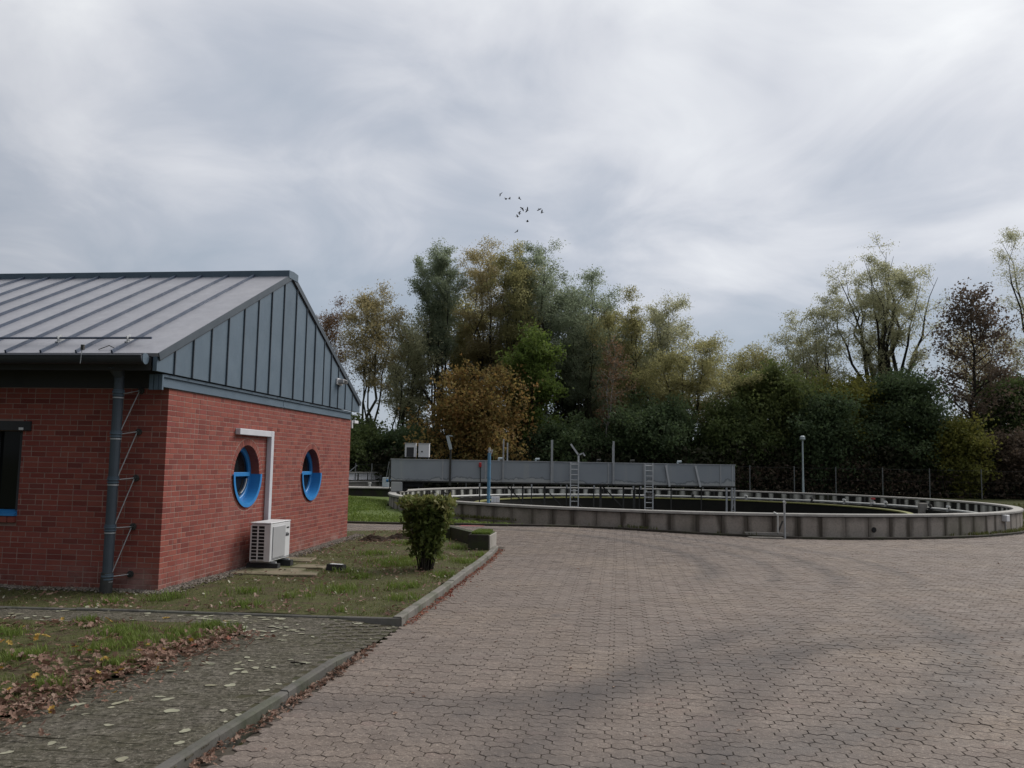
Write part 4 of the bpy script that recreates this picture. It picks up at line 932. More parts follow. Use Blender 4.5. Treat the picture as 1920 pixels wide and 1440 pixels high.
# ------------------------------------------------------------------ second basin far left
b2 = empty('round_basin', (-16.7, 57, 0), 0, 'distant second round basin seen between brick building and bridge', 'basin')
ring_mesh(0, 0, [(8.8, -.6), (9.0, -.6), (9.0, .52), (8.8, .52)], 120).obj('wall', M['paleconc'], b2)
ring_mesh(0, 0, [(8.62, .525), (9.1, .525), (9.1, .60), (8.62, .60)], 120).obj('rim', M['cap'], b2)
w2 = MB().bbox(-.03, 0, -.40, .40, -.2, .24, .01).mesh('inner_panel', M['white'])
for k in range(60):
    a = 2 * PI * k / 60; x, y = 8.75 * math.cos(a), 8.75 * math.sin(a)
    if -1.2 < a < 2.0 or a > 5.2: ob('upper_panel', w2, b2, (x, y, .86), a)
ring_mesh(0, 0, [(8.70, 1.09), (8.86, 1.09), (8.86, 1.15), (8.70, 1.15)], 90, -1.0, 2.0).obj('upper_rail', M['cap'], b2)
disc(8.8, .1).obj('water', M['water'], b2)
for k, (a, pts) in enumerate(((-.80, [(-.9, .05), (-.7, .40), (-.45, .1), (-.2, .42), (.05, .08), (.2, .38)]), (-.78, [(-.8, .4), (-.5, .3), (-.3, .05), (.1, .1), (.4, .35)]))):
    P = [(9.02 * math.cos(a + t / 9), 9.02 * math.sin(a + t / 9), z) for t, z in pts]; m = MB()
    for p, q in zip(P[:-1], P[1:]): m.bar(p, q, .09, .02)
    m.obj('spray_mark', M['white'] if k else M['dark'], b2)
pt = empty('covered_shaft', (-7.3, 43.5, .0), .05, 'low dark shaft with pale flat cover behind the grass bank', 'shaft')
MB().bbox(-1.5, 1.7, -.6, .6, -.2, .42, .02).obj('shaft_wall', M['mossy'], pt)
MB().bbox(-1.6, 1.8, -.7, .7, .425, .50, .02).obj('cover', M['cap'], pt)
MB().tube((.1, 0, .5), (.1, 0, .68), .05, n=8).tube((.1, 0, .68), (.1, 0, .74), .09, n=10).obj('vent', M['pipe'], pt)
MB().bbox(.75, 1.1, -.1, .1, .50, 1.0, .02).obj('meter_box', M['lampgrey'], pt)

# ------------------------------------------------------------------ fence and lamp post
fn = empty('wire_fence', (19, 52, 0), 0, 'tall wire fence with thin grey posts in front of the trees', 'fence')
fx = [-9.5, -8.5, -5.6, -2.7, .2, 3.1, 6.0, 8.9, 11.8, 14.68, 17.4, 19.95, 22.82, 25.7, 28.88, 31.8, 34.7]
for x in fx:
    zt = 1.98 if x > -6 else 1.68
    MB().tube((x - 19, 0, -.2), (x - 19, 0, zt), .034, n=7).obj('fence_post', M['post'], fn)
MB().tube((-28.4, 0, 1.55), (-30.0, 0, .2), .03, n=6).obj('strut', M['steel'], fn)
m = MB()
for z, r in ((1.90, .012), (1.2, .007), (.5, .007)):
    for a, b in zip(fx[2:-1], fx[3:]): m.tube((a - 19, 0, z), ((a + b) / 2 - 19, 0, z - .03), r, n=4, cap=False); m.tube(((a + b) / 2 - 19, 0, z - .03), (b - 19, 0, z), r, n=4, cap=False)
    for a, b in zip(fx[:2], fx[1:3]): m.tube((a - 19, 0, z - .3), (b - 19, 0, z - .3), r, n=4, cap=False)
m.obj('wire', M['darksteel'], fn)
m = MB()
for a, b in zip(fx[:-1], fx[1:]):
    n = int((b - a) / .12)
    for k in range(n):
        x = a + (b - a) * k / n - 19; m.tube((x, .01, .0), (x, .01, 1.6 if a < -6 else 1.88), .0018, n=3, cap=False)
tag(m.obj('wire_mesh', M['darksteel'], fn), kind='stuff')
lp = empty('lamp_post', (17.32, 50.2, 0), 0, 'slim pale lamp post with a rounded head behind the basin', 'lamp post')
MB().tube((0, 0, -.2), (0, 0, 1.2), .075, .06, 10).tube((0, 0, 1.2), (0, 0, 3.5), .055, .042, 10).obj('pole', M['lampgrey'], lp)
MB().tube((0, 0, 3.48), (0, 0, 3.56), .06, .15, 14).tube((0, 0, 3.56), (0, 0, 3.72), .16, .15, 14).tube((0, 0, 3.72), (0, 0, 3.78), .16, .06, 14).obj('lamp_head', M['lampgrey'], lp)

# ------------------------------------------------------------------ grassy concrete wall at the end of the bed
cw = empty('concrete_wall', (-.55, 18.0, 0), -TH, 'low mossy concrete wall with grass on top at the end of the bed', 'wall')
MB().bbox(-.26, .17, -.35, .62, -.15, .335, .012).obj('wall_block', M['mossy'], cw)
MB().bbox(.171, .20, -.34, .60, -.14, .32, .008).obj('end_face', M['paleconc'], cw)
wl_ = MB(); wl_.add([(-.27, .25, -.15), (-.27, .60, -.15), (-.95, 1.60, -.15), (-.95, 1.25, -.15), (-.27, .25, .325), (-.27, .60, .325), (-.95, 1.60, .35), (-.95, 1.25, .35)], [(0, 3, 2, 1), (4, 5, 6, 7), (0, 1, 5, 4), (1, 2, 6, 5), (2, 3, 7, 6), (3, 0, 4, 7)])
wl_.box(-1.45, -.955, 1.25, 1.58, -.15, .35).obj('wall_block', M['mossy'], cw)
MB().box(-.22, .165, -.30, .58, .30, .342).obj('moss_top', M['bank'], cw)
# dark soil heaps by the building corner
for k, (x, y, a, b, h) in enumerate(((-3.0, 19.0, .44, .30, .13), (-2.45, 19.45, .42, .28, .12), (-3.98, 19.25, .22, .20, .17))):
    n, r = 22, 8; vs = []; fs = []
    for i in range(r + 1):
        for j in range(n):
            t = 2 * PI * j / n; q = i / r; e = 1 + .3 * (fbm(math.cos(t) * 1.3 + k, math.sin(t) * 1.3) - .5)
            vs.append((a * q * e * math.cos(t), b * q * e * math.sin(t), h * (1 - q ** 1.6) * (.35 + 1.3 * float(fbm(5 * q * math.cos(t) + 9, 5 * q * math.sin(t) + 9, k))) - .03))
    for i in range(r):
        for j in range(n): fs.append((i * n + j, (i + 1) * n + j, (i + 1) * n + (j + 1) % n, i * n + (j + 1) % n))
    o = MB().add(vs, fs).obj('soil_heap', plain('dark_soil_%d' % k, (.042, .028, .020), (.022, .016, .012), 14, .95, 0, .1, 1.0, 30), loc=(x, y, float(bz(x, y))))
    tag(o, ('flat dark brown molehill in the bed, between building and shrub', 'dark molehill half hidden by the clipped shrub', 'small dark heap at the far corner of the gable wall')[k], 'soil heap', 'dark soil heaps in the bed')
tag(MB().bar((-.08, .01, .010), (.0, -.004, .013), .014, .014).bar((.0, -.004, .013), (.07, .0, .010), .012, .012).bar((-.03, .0, .013), (-.055, .02, .02), .008, .008).obj('twig', M['bark'], loc=(-1.85, 7.69, -.002), rotz=-.25), 'short dark twig lying on the mossy path near the kerb', 'twig')
# ------------------------------------------------------------------ trees
def segs_mesh(name, A, B, ra, rb, n, mat):
    """many tapered twigs at once"""
    A = np.asarray(A, float); B = np.asarray(B, float); ra = np.asarray(ra)[:, None]; rb = np.asarray(rb)[:, None]
    d = B - A; d /= np.linalg.norm(d, axis=1, keepdims=True) + 1e-9
    h = np.where(np.abs(d[:, 2:3]) < .9, np.array([[0, 0, 1.]]), np.array([[1., 0, 0]])); u = np.cross(d, h); u /= np.linalg.norm(u, axis=1, keepdims=True); v = np.cross(d, u)
    V = np.empty((len(A), 2 * n, 3))
    for k in range(n):
        t = 2 * PI * k / n; w = u * math.cos(t) + v * math.sin(t); V[:, k] = A + w * ra; V[:, n + k] = B + w * rb
    F = np.array([[k, (k + 1) % n, n + (k + 1) % n, n + k] for k in range(n)])
    FF = (F[None] + (np.arange(len(A)) * 2 * n)[:, None, None]).reshape(-1, 4)
    return V.reshape(-1, 3), FF
def leaf_tris(P, L, W, rng, hang=0.):
    n = len(P); a = rng.normal(size=(n, 3)); a[:, 2] -= hang; a /= np.linalg.norm(a, axis=1, keepdims=True)
    b = np.cross(a, rng.normal(size=(n, 3))); b /= np.linalg.norm(b, axis=1, keepdims=True) + 1e-9
    l = (L * rng.uniform(.6, 1.35, n))[:, None]; w = (W * rng.uniform(.6, 1.35, n))[:, None]
    V = np.stack([P - b * w * .5, P + b * w * .5, P + a * l], 1)
    return V.reshape(-1, 3), np.arange(3 * n).reshape(-1, 3)
LEAFK = 2.0
PROF = {
    'vase': lambda t: .25 + .95 * t ** .9 * (1 - .55 * S((t - .72) / .28)),
    'oval': lambda t: .30 + .9 * np.sin(PI * np.clip(t * .92 + .06, 0, 1)) ** .8 * .8,
    'round': lambda t: np.sqrt(np.clip(1 - (2 * t - .95) ** 2, .04, 1)),
    'umbrella': lambda t: .35 + .85 * S(t / .75) * (1 - .35 * S((t - .85) / .15)),
    'cone': lambda t: .15 + 1.0 * (1 - t) ** .7,
    'spire': lambda t: .35 + .7 * (1 - t) ** .6 * S((t + .25) / .35),
}
def tree(name, loc, h, rad, label, leaf, bark, seed, stems=3, fb=.25, prof='vase', nb=26, tw=5, lpt=26, L=.22, W=.09, trunk=.16, lean=(0, 0), up=(.5, 1.0), split=.12, hang=.3, spread=.55, sigma=.13, group=None, cat='tree', extra_limbs=(), plume=0, dome=.16):
    rng = np.random.default_rng(seed)
    TA, TB, Ta, Tb = [], [], [], []            # trunks and limbs
    BA, BB, Ba, Bb = [], [], [], []            # twigs
    LP = []
    def limb(p0, d0, length, r0, r1, n, curl, A, B, a, b, wob=.12):
        p = np.array(p0, float); d = np.array(d0, float); pts = [p.copy()]
        for k in range(n):
            d = d + rng.normal(0, wob, 3) + np.array([0, 0, curl / n]); d /= np.linalg.norm(d)
            q = p + d * length / n; A.append(p); B.append(q + d * .01); a.append(r0 + (r1 - r0) * k / n); b.append(r0 + (r1 - r0) * (k + 1) / n); p = q; pts.append(p.copy())
        return np.array(pts), d
    for s in range(stems):
        az = 2 * PI * s / stems + rng.uniform(-.45, .45)
        off = rad * spread * (rng.uniform(.45, 1.) if stems > 1 and s else rng.uniform(0, .15))
        hs = h * (1 - dome * (off / (rad * spread + 1e-6)) ** 2 * rng.uniform(.5, 1.3))
        nseg = 11; pts = [np.array([0, 0, -.25])]; tz = split
        for k in range(1, nseg + 1):
            t = k / nseg; tt = max(0, (t - tz) / (1 - tz))
            lat = off * tt ** .85
            pts.append(np.array([lat * math.cos(az) + lean[0] * t, lat * math.sin(az) + lean[1] * t, hs * t]) + rng.normal(0, .10 * (h / 12), 3) * (1, 1, 0))
        pts = np.array(pts); r = trunk * (1 if s == 0 else rng.uniform(.6, .9))
        rr = lambda t: max(.012, r * (1 - t) ** .9)
        for k in range(nseg): TA.append(pts[k]); TB.append(pts[k + 1]); Ta.append(rr(k / nseg)); Tb.append(rr((k + 1) / nseg))
        nbs = max(4, int(nb * (1.0 if stems == 1 else 1.4 / stems ** .6))); ga = rng.uniform(0, 6.28)
        for i in range(nbs):
            t = fb + (.985 - fb) * ((i + rng.uniform(0, 1)) / nbs) ** .85; ga += 2.4 + rng.normal(0, .5)
            f = t * nseg; k = min(nseg - 1, int(f)); p = pts[k] + (pts[k + 1] - pts[k]) * (f - k)
            tc = (t - fb) / (1 - fb); R = (plume or rad) * float(PROF[prof](tc)) * rng.uniform(.55, 1.08)
            cx = p[:2] - np.array(lean) * t
            # room left to the envelope along this azimuth
            dirv = np.array([math.cos(ga), math.sin(ga)]); proj = cx @ dirv; Lb = max(.3, R if plume else R - proj * .8)
            el = rng.uniform(*up); d0 = np.array([dirv[0] * math.cos(el), dirv[1] * math.cos(el), math.sin(el)])
            Lb /= max(.45, math.cos(el)) ** .7
            wgt = rng.choice([.4, .8, 1.0, 1.3], p=[.15, .3, .35, .2])
            bp_, d = limb(p, d0, Lb, max(.012, rr(t) * .5), .008, 4, .35 - hang * .5, TA, TB, Ta, Tb)
            for q in range(tw + 1):
                u = 1.0 if q == tw else rng.uniform(.30, 1.); f2 = u * 4; k2 = min(3, int(f2)); pp = bp_[k2] + (bp_[k2 + 1] - bp_[k2]) * (f2 - k2)
                dd = d * .8 + rng.normal(0, .6, 3); dd[2] += .15; dd /= np.linalg.norm(dd); lt = (.28 * Lb + .42) * rng.uniform(.6, 1.25)
                tp, _ = limb(pp, dd, lt, .010, .004, 2, -.15 - hang * .6, BA, BB, Ba, Bb, .18)
                m = rng.poisson(lpt * wgt * LEAFK)
                if m:
                    v = rng.uniform(.05, 1.08, m) * 2; k3 = np.minimum(1, v.astype(int)); base = tp[k3] + (tp[k3 + 1] - tp[k3]) * (v - k3)[:, None]
                    LP.append(base + rng.normal(0, sigma * 1.35, (m, 3)))
    for (z, az, el, ln_, r_) in extra_limbs:
        p = np.array([lean[0] * z / h, lean[1] * z / h, z]); d0 = np.array([math.cos(az) * math.cos(el), math.sin(az) * math.cos(el), math.sin(el)])
        bp_, d = limb(p, d0, ln_, r_, .02, 7, .05, TA, TB, Ta, Tb, .05)
        for q in range(12):
            u = rng.uniform(.45, 1.) * 7; k2 = min(6, int(u)); pp = bp_[k2] + (bp_[k2 + 1] - bp_[k2]) * (u - k2); dd = rng.normal(0, .6, 3) + np.array([0, 0, .6]); dd /= np.linalg.norm(dd)
            tp, _ = limb(pp, dd, rng.uniform(.6, 1.3), .012, .004, 2, .1, BA, BB, Ba, Bb)
            m = rng.poisson(lpt * 1.2 * LEAFK); v = rng.uniform(0, 1.05, m) * 2; k3 = np.minimum(1, v.astype(int)); LP.append(tp[k3] + (tp[k3 + 1] - tp[k3]) * (v - k3)[:, None] + rng.normal(0, sigma * 1.4, (m, 3)))
    # fit the grown crown to its measured height and half width
    P = np.concatenate(LP); zt_ = np.percentile(P[:, 2], 99.6); lo_, hi_ = np.percentile(P[:, 0], (.7, 99.3)); kz = h / zt_; kx = 2 * rad / max(.5, hi_ - lo_)
    fit = np.array([kx, kx, kz]); LP = [P * fit]; TA, TB, BA, BB = [np.asarray(q) * fit for q in (TA, TB, BA, BB)]
    t = empty(name, loc, 0, label, cat, group)
    V1, F1 = segs_mesh('trunk', TA, TB, Ta, Tb, 6, None)
    ob('trunk', mesh_np('trunk', V1, F1, np.full(len(F1), 4), M[bark], True), t)
    V2, F2 = segs_mesh('twigs', BA, BB, Ba, Bb, 3, None)
    tag(ob('twigs', mesh_np('twigs', V2, F2, np.full(len(F2), 4), M[bark]), t), kind='stuff')
    if LP:
        P = np.concatenate(LP); V3, F3 = leaf_tris(P, L, W * 1.35, rng, hang)
        ob('crown', mesh_np('crown', V3, F3, np.full(len(F3), 3), M[leaf]), t)
    return t
def lf(n, *c, tr=.35): M[n] = m_leaf(n, [(k / (len(c) - 1), x) for k, x in enumerate(c)], tr)
lf('leaf_willow', (0.210, 0.266, 0.176), (0.266, 0.316, 0.210), (0.329, 0.365, 0.239), (0.239, 0.281, 0.196), tr=.62)
lf('leaf_olive', (0.266, 0.260, 0.110), (0.323, 0.301, 0.129), (0.378, 0.337, 0.155), (0.281, 0.281, 0.138), tr=.62)
lf('leaf_gold', (0.378, 0.311, 0.159), (0.354, 0.317, 0.177), (0.329, 0.311, 0.177), (0.415, 0.329, 0.159), tr=.62)
lf('leaf_pale', (0.350, 0.357, 0.217), (0.406, 0.400, 0.245), (0.464, 0.442, 0.266), (0.323, 0.337, 0.217), tr=.62)
lf('leaf_maple', (.24, .130, .050), (.30, .175, .060), (.33, .235, .080), (.19, .165, .060), tr=.5)
lf('leaf_ash', (.110, .170, .034), (.145, .205, .042), (.185, .235, .060), (.095, .145, .034), tr=.5)
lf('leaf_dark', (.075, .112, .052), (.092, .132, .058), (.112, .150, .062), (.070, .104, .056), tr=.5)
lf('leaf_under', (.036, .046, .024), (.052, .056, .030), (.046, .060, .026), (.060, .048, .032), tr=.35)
lf('leaf_mid', (.090, .128, .045), (.112, .150, .052), (.138, .168, .058), (.086, .116, .046), tr=.48)
lf('leaf_yellowgreen', (.175, .180, .040), (.21, .205, .048), (.24, .215, .055), (.135, .155, .040), tr=.5)
lf('leaf_bushgreen', (.115, .145, .045), (.14, .170, .055), (.17, .19, .065), (.10, .135, .048), tr=.5)
lf('leaf_purple', (.115, .080, .064), (.140, .098, .074), (.165, .118, .082), (.105, .086, .064), tr=.45)
lf('leaf_rust', (.19, .11, .068), (.22, .14, .078), (.16, .108, .068), (.25, .155, .09), tr=.4)
lf('leaf_brown', (.155, .138, .092), (.175, .158, .108), (.145, .145, .092), (.195, .165, .112), tr=.66)

GT = 'trees beyond the wire fence'
LEAFK = 3.1
def willow(loc, h, rad, label, leaf, bark, seed, stems, fb, lpt=24, lean=(0, 0), trunk=.16, plume=None, name='willow_tree', L=.14, W=.052, spread=.72, split=.16, prof='oval', nb=24, tw=6, up=(.55, 1.15), **k):
    return tree(name, loc, h, rad, label, leaf, bark, seed, stems, fb, prof, nb, tw, lpt, L, W, trunk, lean, up, split, .3, spread, .12, GT, plume=(plume or rad * .5) * 1.2, **k)
willow((-12.6, 60, 0), 13.3, 1.6, 'thin sparse tree with rust brown leaves rising just past the roof end', 'leaf_rust', 'bark', 11, 4, .28, 8, trunk=.10)
willow((-10.0, 58, 0), 13.9, 2.2, 'slender multi stemmed tree with golden crown top between roof end and grey green willow', 'leaf_gold', 'barkgreen', 12, 5, .50, 17, (.5, 0))
willow((-8.6, 61, 0), 12.4, 2.3, 'pale olive sparse tree leaning behind the golden topped tree', 'leaf_pale', 'barkgreen', 13, 4, .42, 13, (1.2, 0), .12)
willow((-5.3, 62, 0), 17.9, 2.75, 'tall grey green willow with bare upright stems left of the golden one', 'leaf_willow', 'bark', 14, 8, .52, 26, (-.3, 0), .17, 1.25, extra_limbs=((3.2, 2.55, .72, 7.6, .10), (5.6, 2.62, .80, 6.2, .09)))
willow((-1.9, 64, 0), 18.7, 2.2, 'tall gold tinted willow in the middle of the tallest group', 'leaf_gold', 'bark', 15, 6, .40, 22, plume=.95, name='poplar_tree')
willow((.1, 61, 0), 17.7, 1.9, 'tall narrow olive willow right of the gold tinted one', 'leaf_olive', 'barkgreen', 16, 5, .36, 22, plume=.9, name='poplar_tree')
willow((2.5, 63, 0), 18.5, 2.4, 'tall grey green willow with pointed top leaning slightly left', 'leaf_willow', 'bark', 17, 6, .38, 25, (-.5, 0), plume=1.1, name='poplar_tree')
willow((5.6, 62, 0), 16.1, 2.5, 'grey green willow with a notched crown right of the tallest group', 'leaf_willow', 'barkgreen', 18, 5, .36, 22)
willow((8.4, 60, 0), 14.3, 2.2, 'olive willow between notched crown and pale feathery crown', 'leaf_olive', 'barkgreen', 19, 5, .34, 20)
willow((11.3, 63, 0), 14.4, 2.5, 'pale olive feathery willow at the right end of the tall group', 'leaf_pale', 'barkgreen', 20, 6, .32, 20, (.3, 0))
def back(loc, h, rad, label, leaf, seed, lpt=17, fb=.15): return tree('background_tree', loc, h, rad, label, leaf, 'bark', seed, 6, fb, 'oval', 26, 6, lpt, .20, .085, .14, up=(.4, 1.1), split=.1, spread=.7, sigma=.16, group=GT, plume=rad * .5)
back((-3.6, 69, 0), 12.6, 3.2, 'brownish tree filling the gap behind the orange maple, on its left', 'leaf_brown', 21, 11)
back((1.4, 69, 0), 13.6, 3.2, 'brownish tree filling the gap behind the bright green ash', 'leaf_brown', 22, 15)
back((5.8, 68, 0), 13.6, 3.3, 'dull brown green tree behind the white stemmed birch', 'leaf_brown', 23, 16)
back((10.0, 68, 0), 12.0, 2.9, 'dull olive tree behind the birch and the spreading willow', 'leaf_mid', 24, 13)
back((-3.9, 67, 0), 15.6, 2.6, 'olive tree filling the crown gap right of the grey green willow', 'leaf_olive', 81, 15, .3)
back((1.0, 67, 0), 16.4, 2.6, 'brownish tree filling the crown gap left of the pointed willow', 'leaf_brown', 82, 15, .3)
back((4.4, 66, 0), 15.6, 2.4, 'grey olive tree filling the crown gap right of the pointed willow', 'leaf_willow', 83, 15, .3)
back((7.2, 66, 0), 14.0, 2.4, 'olive tree filling the crown gap right of the notched crown', 'leaf_olive', 84, 15, .28)
back((-7.6, 65, 0), 11.6, 2.0, 'thin olive tree in the gap left of the grey green willow', 'leaf_pale', 85, 8, .3)
tree('maple_tree', (-1.9, 55, 0), 8.0, 3.9, 'broad orange autumn maple behind the left half of the bridge', 'leaf_maple', 'bark', 25, 4, .10, 'cone', 40, 7, 12, .18, .13, .15, up=(.1, .7), spread=.45, sigma=.16, hang=.2, group=GT, dome=.35)
tree('ash_tree', (1.4, 56.5, 0), 10.9, 1.8, 'bright yellow green ash rising behind the orange maple', 'leaf_ash', 'bark', 26, 3, .25, 'oval', 24, 6, 12, .22, .11, .13, spread=.5, sigma=.15, group=GT)
tree('birch_tree', (6.1, 55.5, 0), 10.4, 1.3, 'thin white stemmed birch with sparse rust leaves', 'leaf_rust', 'barkwhite', 27, 2, .45, 'oval', 16, 4, 3, .15, .08, .10, (.9, 0), spread=.5, split=.3, group=GT)
willow((12.4, 59, 0), 10.6, 3.7, 'spreading yellow olive willow with dark crooked limbs', 'leaf_olive', 'bark', 28, 9, .55, 27, trunk=.24, plume=1.4, spread=.85, split=.40, up=(.2, .9), dome=.30)
willow((18.2, 64, 0), 11.0, 3.0, 'low rounded willow with brown tinted top left of the open sky', 'leaf_olive', 'bark', 29, 8, .5, 16, trunk=.16, plume=1.2, spread=.8, split=.35, dome=.25)
willow((27.6, 62, 0), 18.6, 4.0, 'big pale willow with forked dark trunk right of the open sky', 'leaf_pale', 'bark', 30, 14, .42, 26, trunk=.34, plume=1.5, spread=.80, split=.34, dome=.22)
willow((23.3, 62.5, 0), 13.8, 2.9, 'lower pale feathery willow at the left foot of the big pale willow', 'leaf_pale', 'bark', 36, 8, .40, 18, (-.6, 0), trunk=.16, plume=1.15, dome=.25)
tree('beech_tree', (31.4, 57, 0), 14.6, 2.8, 'dark purple brown tree with a straight bare trunk', 'leaf_purple', 'bark', 31, 1, .30, 'spire', 54, 7, 5, .19, .12, .22, up=(.2, .9), sigma=.15, group=GT)
willow((43.3, 66, 0), 23.4, 4.0, 'very tall pale tree cut by the right picture edge', 'leaf_pale', 'bark', 32, 7, .25, 20, trunk=.3, plume=1.5)
willow((36.6, 64, 0), 12.8, 2.8, 'gold olive tree between purple tree and very tall pale tree', 'leaf_gold', 'bark', 33, 6, .2, 16, name='background_tree')
back((23.0, 68, 0), 10.2, 3.0, 'brownish low tree behind the yellow green bush, left of the big willow', 'leaf_brown', 34, 15)
LEAFK = 2.0
GB = 'bushes and low trees along the fence'
def bush(loc, h, rad, label, leaf, seed, lpt=25, L=.17, W=.12, prof='round', stems=5):
    return tree('leafy_bush', loc, h, rad, label, leaf, 'bark', seed, stems, .04, prof, 40, 7, lpt, L, W, .08, up=(.05, .8), spread=.55, split=.02, sigma=.19, hang=.2, group=GB, cat='bush')
bush((9.2, 55.5, 0), 6.3, 3.0, 'dark green bush under the birch and the spreading willow', 'leaf_dark', 51)
bush((14.6, 56, 0), 6.0, 2.7, 'dark green bush below the trunk of the spreading willow', 'leaf_mid', 52)
bush((17.6, 57, 0), 8.7, 3.3, 'large green bush left of the lamp post with rounded top', 'leaf_bushgreen', 53)
bush((20.0, 55.2, 0), 6.6, 2.5, 'dark bush right behind the lamp post', 'leaf_dark', 54)
bush((22.0, 56.5, 0), 7.9, 2.6, 'yellow green bush with gold top below the open sky', 'leaf_yellowgreen', 55, 34)
bush((26.0, 56, 0), 8.3, 2.9, 'dark blue green bush below the forked trunk of the big willow', 'leaf_dark', 56)
bush((28.6, 54.6, 0), 5.2, 2.0, 'small yellow green bush between big willow and purple tree', 'leaf_yellowgreen', 57, 26)
bush((35.2, 59, 0), 8.6, 2.9, 'olive green bush right of the purple tree', 'leaf_mid', 58, 32)
bush((32.8, 55, 0), 4.4, 2.6, 'reddish brown bush at the foot of the purple tree', 'leaf_purple', 59, 34)
bush((3.6, 55.4, 0), 4.8, 2.6, 'dark green bush right of the orange maple', 'leaf_dark', 60)
bush((-10.6, 55.5, 0), 4.6, 2.2, 'dark bush under the golden topped tree, near the brick building', 'leaf_mid', 61, 30)
bush((-6.6, 56.5, 0), 4.0, 2.4, 'dark bush behind the two white cabinets', 'leaf_dark', 62, 34)

# the mass of undergrowth and the far wood behind it
def foliage_mass(name, label, x0, x1, y0, y1, hf, n, leaf, L, W, seed):
    rng = np.random.default_rng(seed); x = rng.uniform(x0, x1, n); y = rng.uniform(y0, y1, n)
    h = hf(x) * (.55 + .75 * fbm(x * .35, y * .35, seed)); z = h * rng.uniform(0, 1, n) ** .8
    V, F = leaf_tris(np.c_[x, y, z], L, W, rng, .2)
    return tag(ob(name, mesh_np(name, V, F, np.full(len(F), 3), M[leaf])), label, 'undergrowth', kind='stuff')
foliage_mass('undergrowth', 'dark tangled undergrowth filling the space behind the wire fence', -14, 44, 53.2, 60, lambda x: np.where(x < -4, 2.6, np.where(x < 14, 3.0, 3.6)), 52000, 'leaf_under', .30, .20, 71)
foliage_mass('undergrowth', 'brown red brambles low along the right stretch of fence', 14, 44, 53.0, 55.5, lambda x: 2.2 + 0 * x, 9000, 'leaf_purple', .22, .14, 72)
foliage_mass('far_wood', 'far wood beyond the trees closing the horizon', -60, 90, 84, 96, lambda x: 4.8 + 1.4 * np.sin(x * .19) + 0 * x, 42000, 'leaf_mid', .8, .55, 73)
m = MB(); rng_ = random.Random(5)
for k in range(90):
    x = rng_.uniform(-14, 42); y = rng_.uniform(54, 64); m.tube((x, y, -.2), (x + rng_.gauss(0, .5), y, rng_.uniform(3, 7)), rng_.uniform(.03, .07), .015, 5, False)
tag(m.obj('thicket_stems', M['bark']), 'thin dark stems standing in the undergrowth', 'thicket', kind='stuff')

# ------------------------------------------------------------------ clipped shrub in the bed
def shrub():
    rng = np.random.default_rng(99); t = empty('clipped_shrub', (-1.40, 14.47, 0), 0, 'clipped shrub with flat top and bare stems, standing in the bed by the kerb', 'shrub')
    A, B, a, b, LP, LT = [], [], [], [], [], []
    for s in range(46):
        az = rng.uniform(0, 6.28); q = rng.uniform(0, 1) ** .5; r0 = .13 * q; ztop = rng.uniform(1.05, 1.22); r1 = .47 * q * rng.uniform(.85, 1.05)
        p0 = np.array([r0 * math.cos(az), r0 * math.sin(az), -.03]); p3 = np.array([r1 * math.cos(az), r1 * math.sin(az) * .9, ztop]); prev = p0
        for k in range(1, 7):
            t_ = k / 6; p = p0 + (p3 - p0) * t_; p[:2] = p0[:2] + (p3[:2] - p0[:2]) * t_ ** 1.15; p += rng.normal(0, .012, 3)
            A.append(prev); B.append(p); a.append(.011 * (1 - t_ * .6)); b.append(.010 * (1 - t_ * .6)); prev = p
            if k >= 2:
                m = int(rng.poisson(7 + 26 * t_ * t_ + 12 * q * t_)); c = p + rng.normal(0, (.055, .055, .07), (m, 3)); LP.append(c[c[:, 2] < 1.225])
    P = np.concatenate(LP); rr = np.hypot(P[:, 0], P[:, 1]); P = P[(rr < .50)]
    V, F = segs_mesh('stems', A, B, a, b, 5, None); ob('stems', mesh_np('stems', V, F, np.full(len(F), 4), M['bark'], True), t)
    lf('leaf_shrub', (.070, .105, .024), (.105, .140, .034), (.16, .185, .050), (.075, .098, .026), tr=.4); lf('leaf_shrub_top', (.20, .225, .060), (.30, .31, .11), (.17, .20, .05), (.17, .15, .06), tr=.35)
    top = (P[:, 2] > 1.02) & (rng.uniform(0, 1, len(P)) < .62) | ((P[:, 0] > .30) & (rng.uniform(0, 1, len(P)) < .35))  # picks the paler leaf colour, mostly at the top and partly on the right
    for nm, k, mt in (('leaves', ~top, 'leaf_shrub'), ('paler_leaves', top, 'leaf_shrub_top')):
        V, F = leaf_tris(P[k], .085, .062, rng, .1); ob(nm, mesh_np(nm, V, F, np.full(len(F), 3), M[mt]), t)
    m = MB()
    for s in range(9): x, y = rng.uniform(-.4, .4, 2); m.tube((x, y * .8, 1.15), (x + rng.normal(0, .02), y * .8, rng.uniform(1.26, 1.36)), .006, .004, 5)
    m.obj('cut_twigs', M['bark'], t)
shrub()

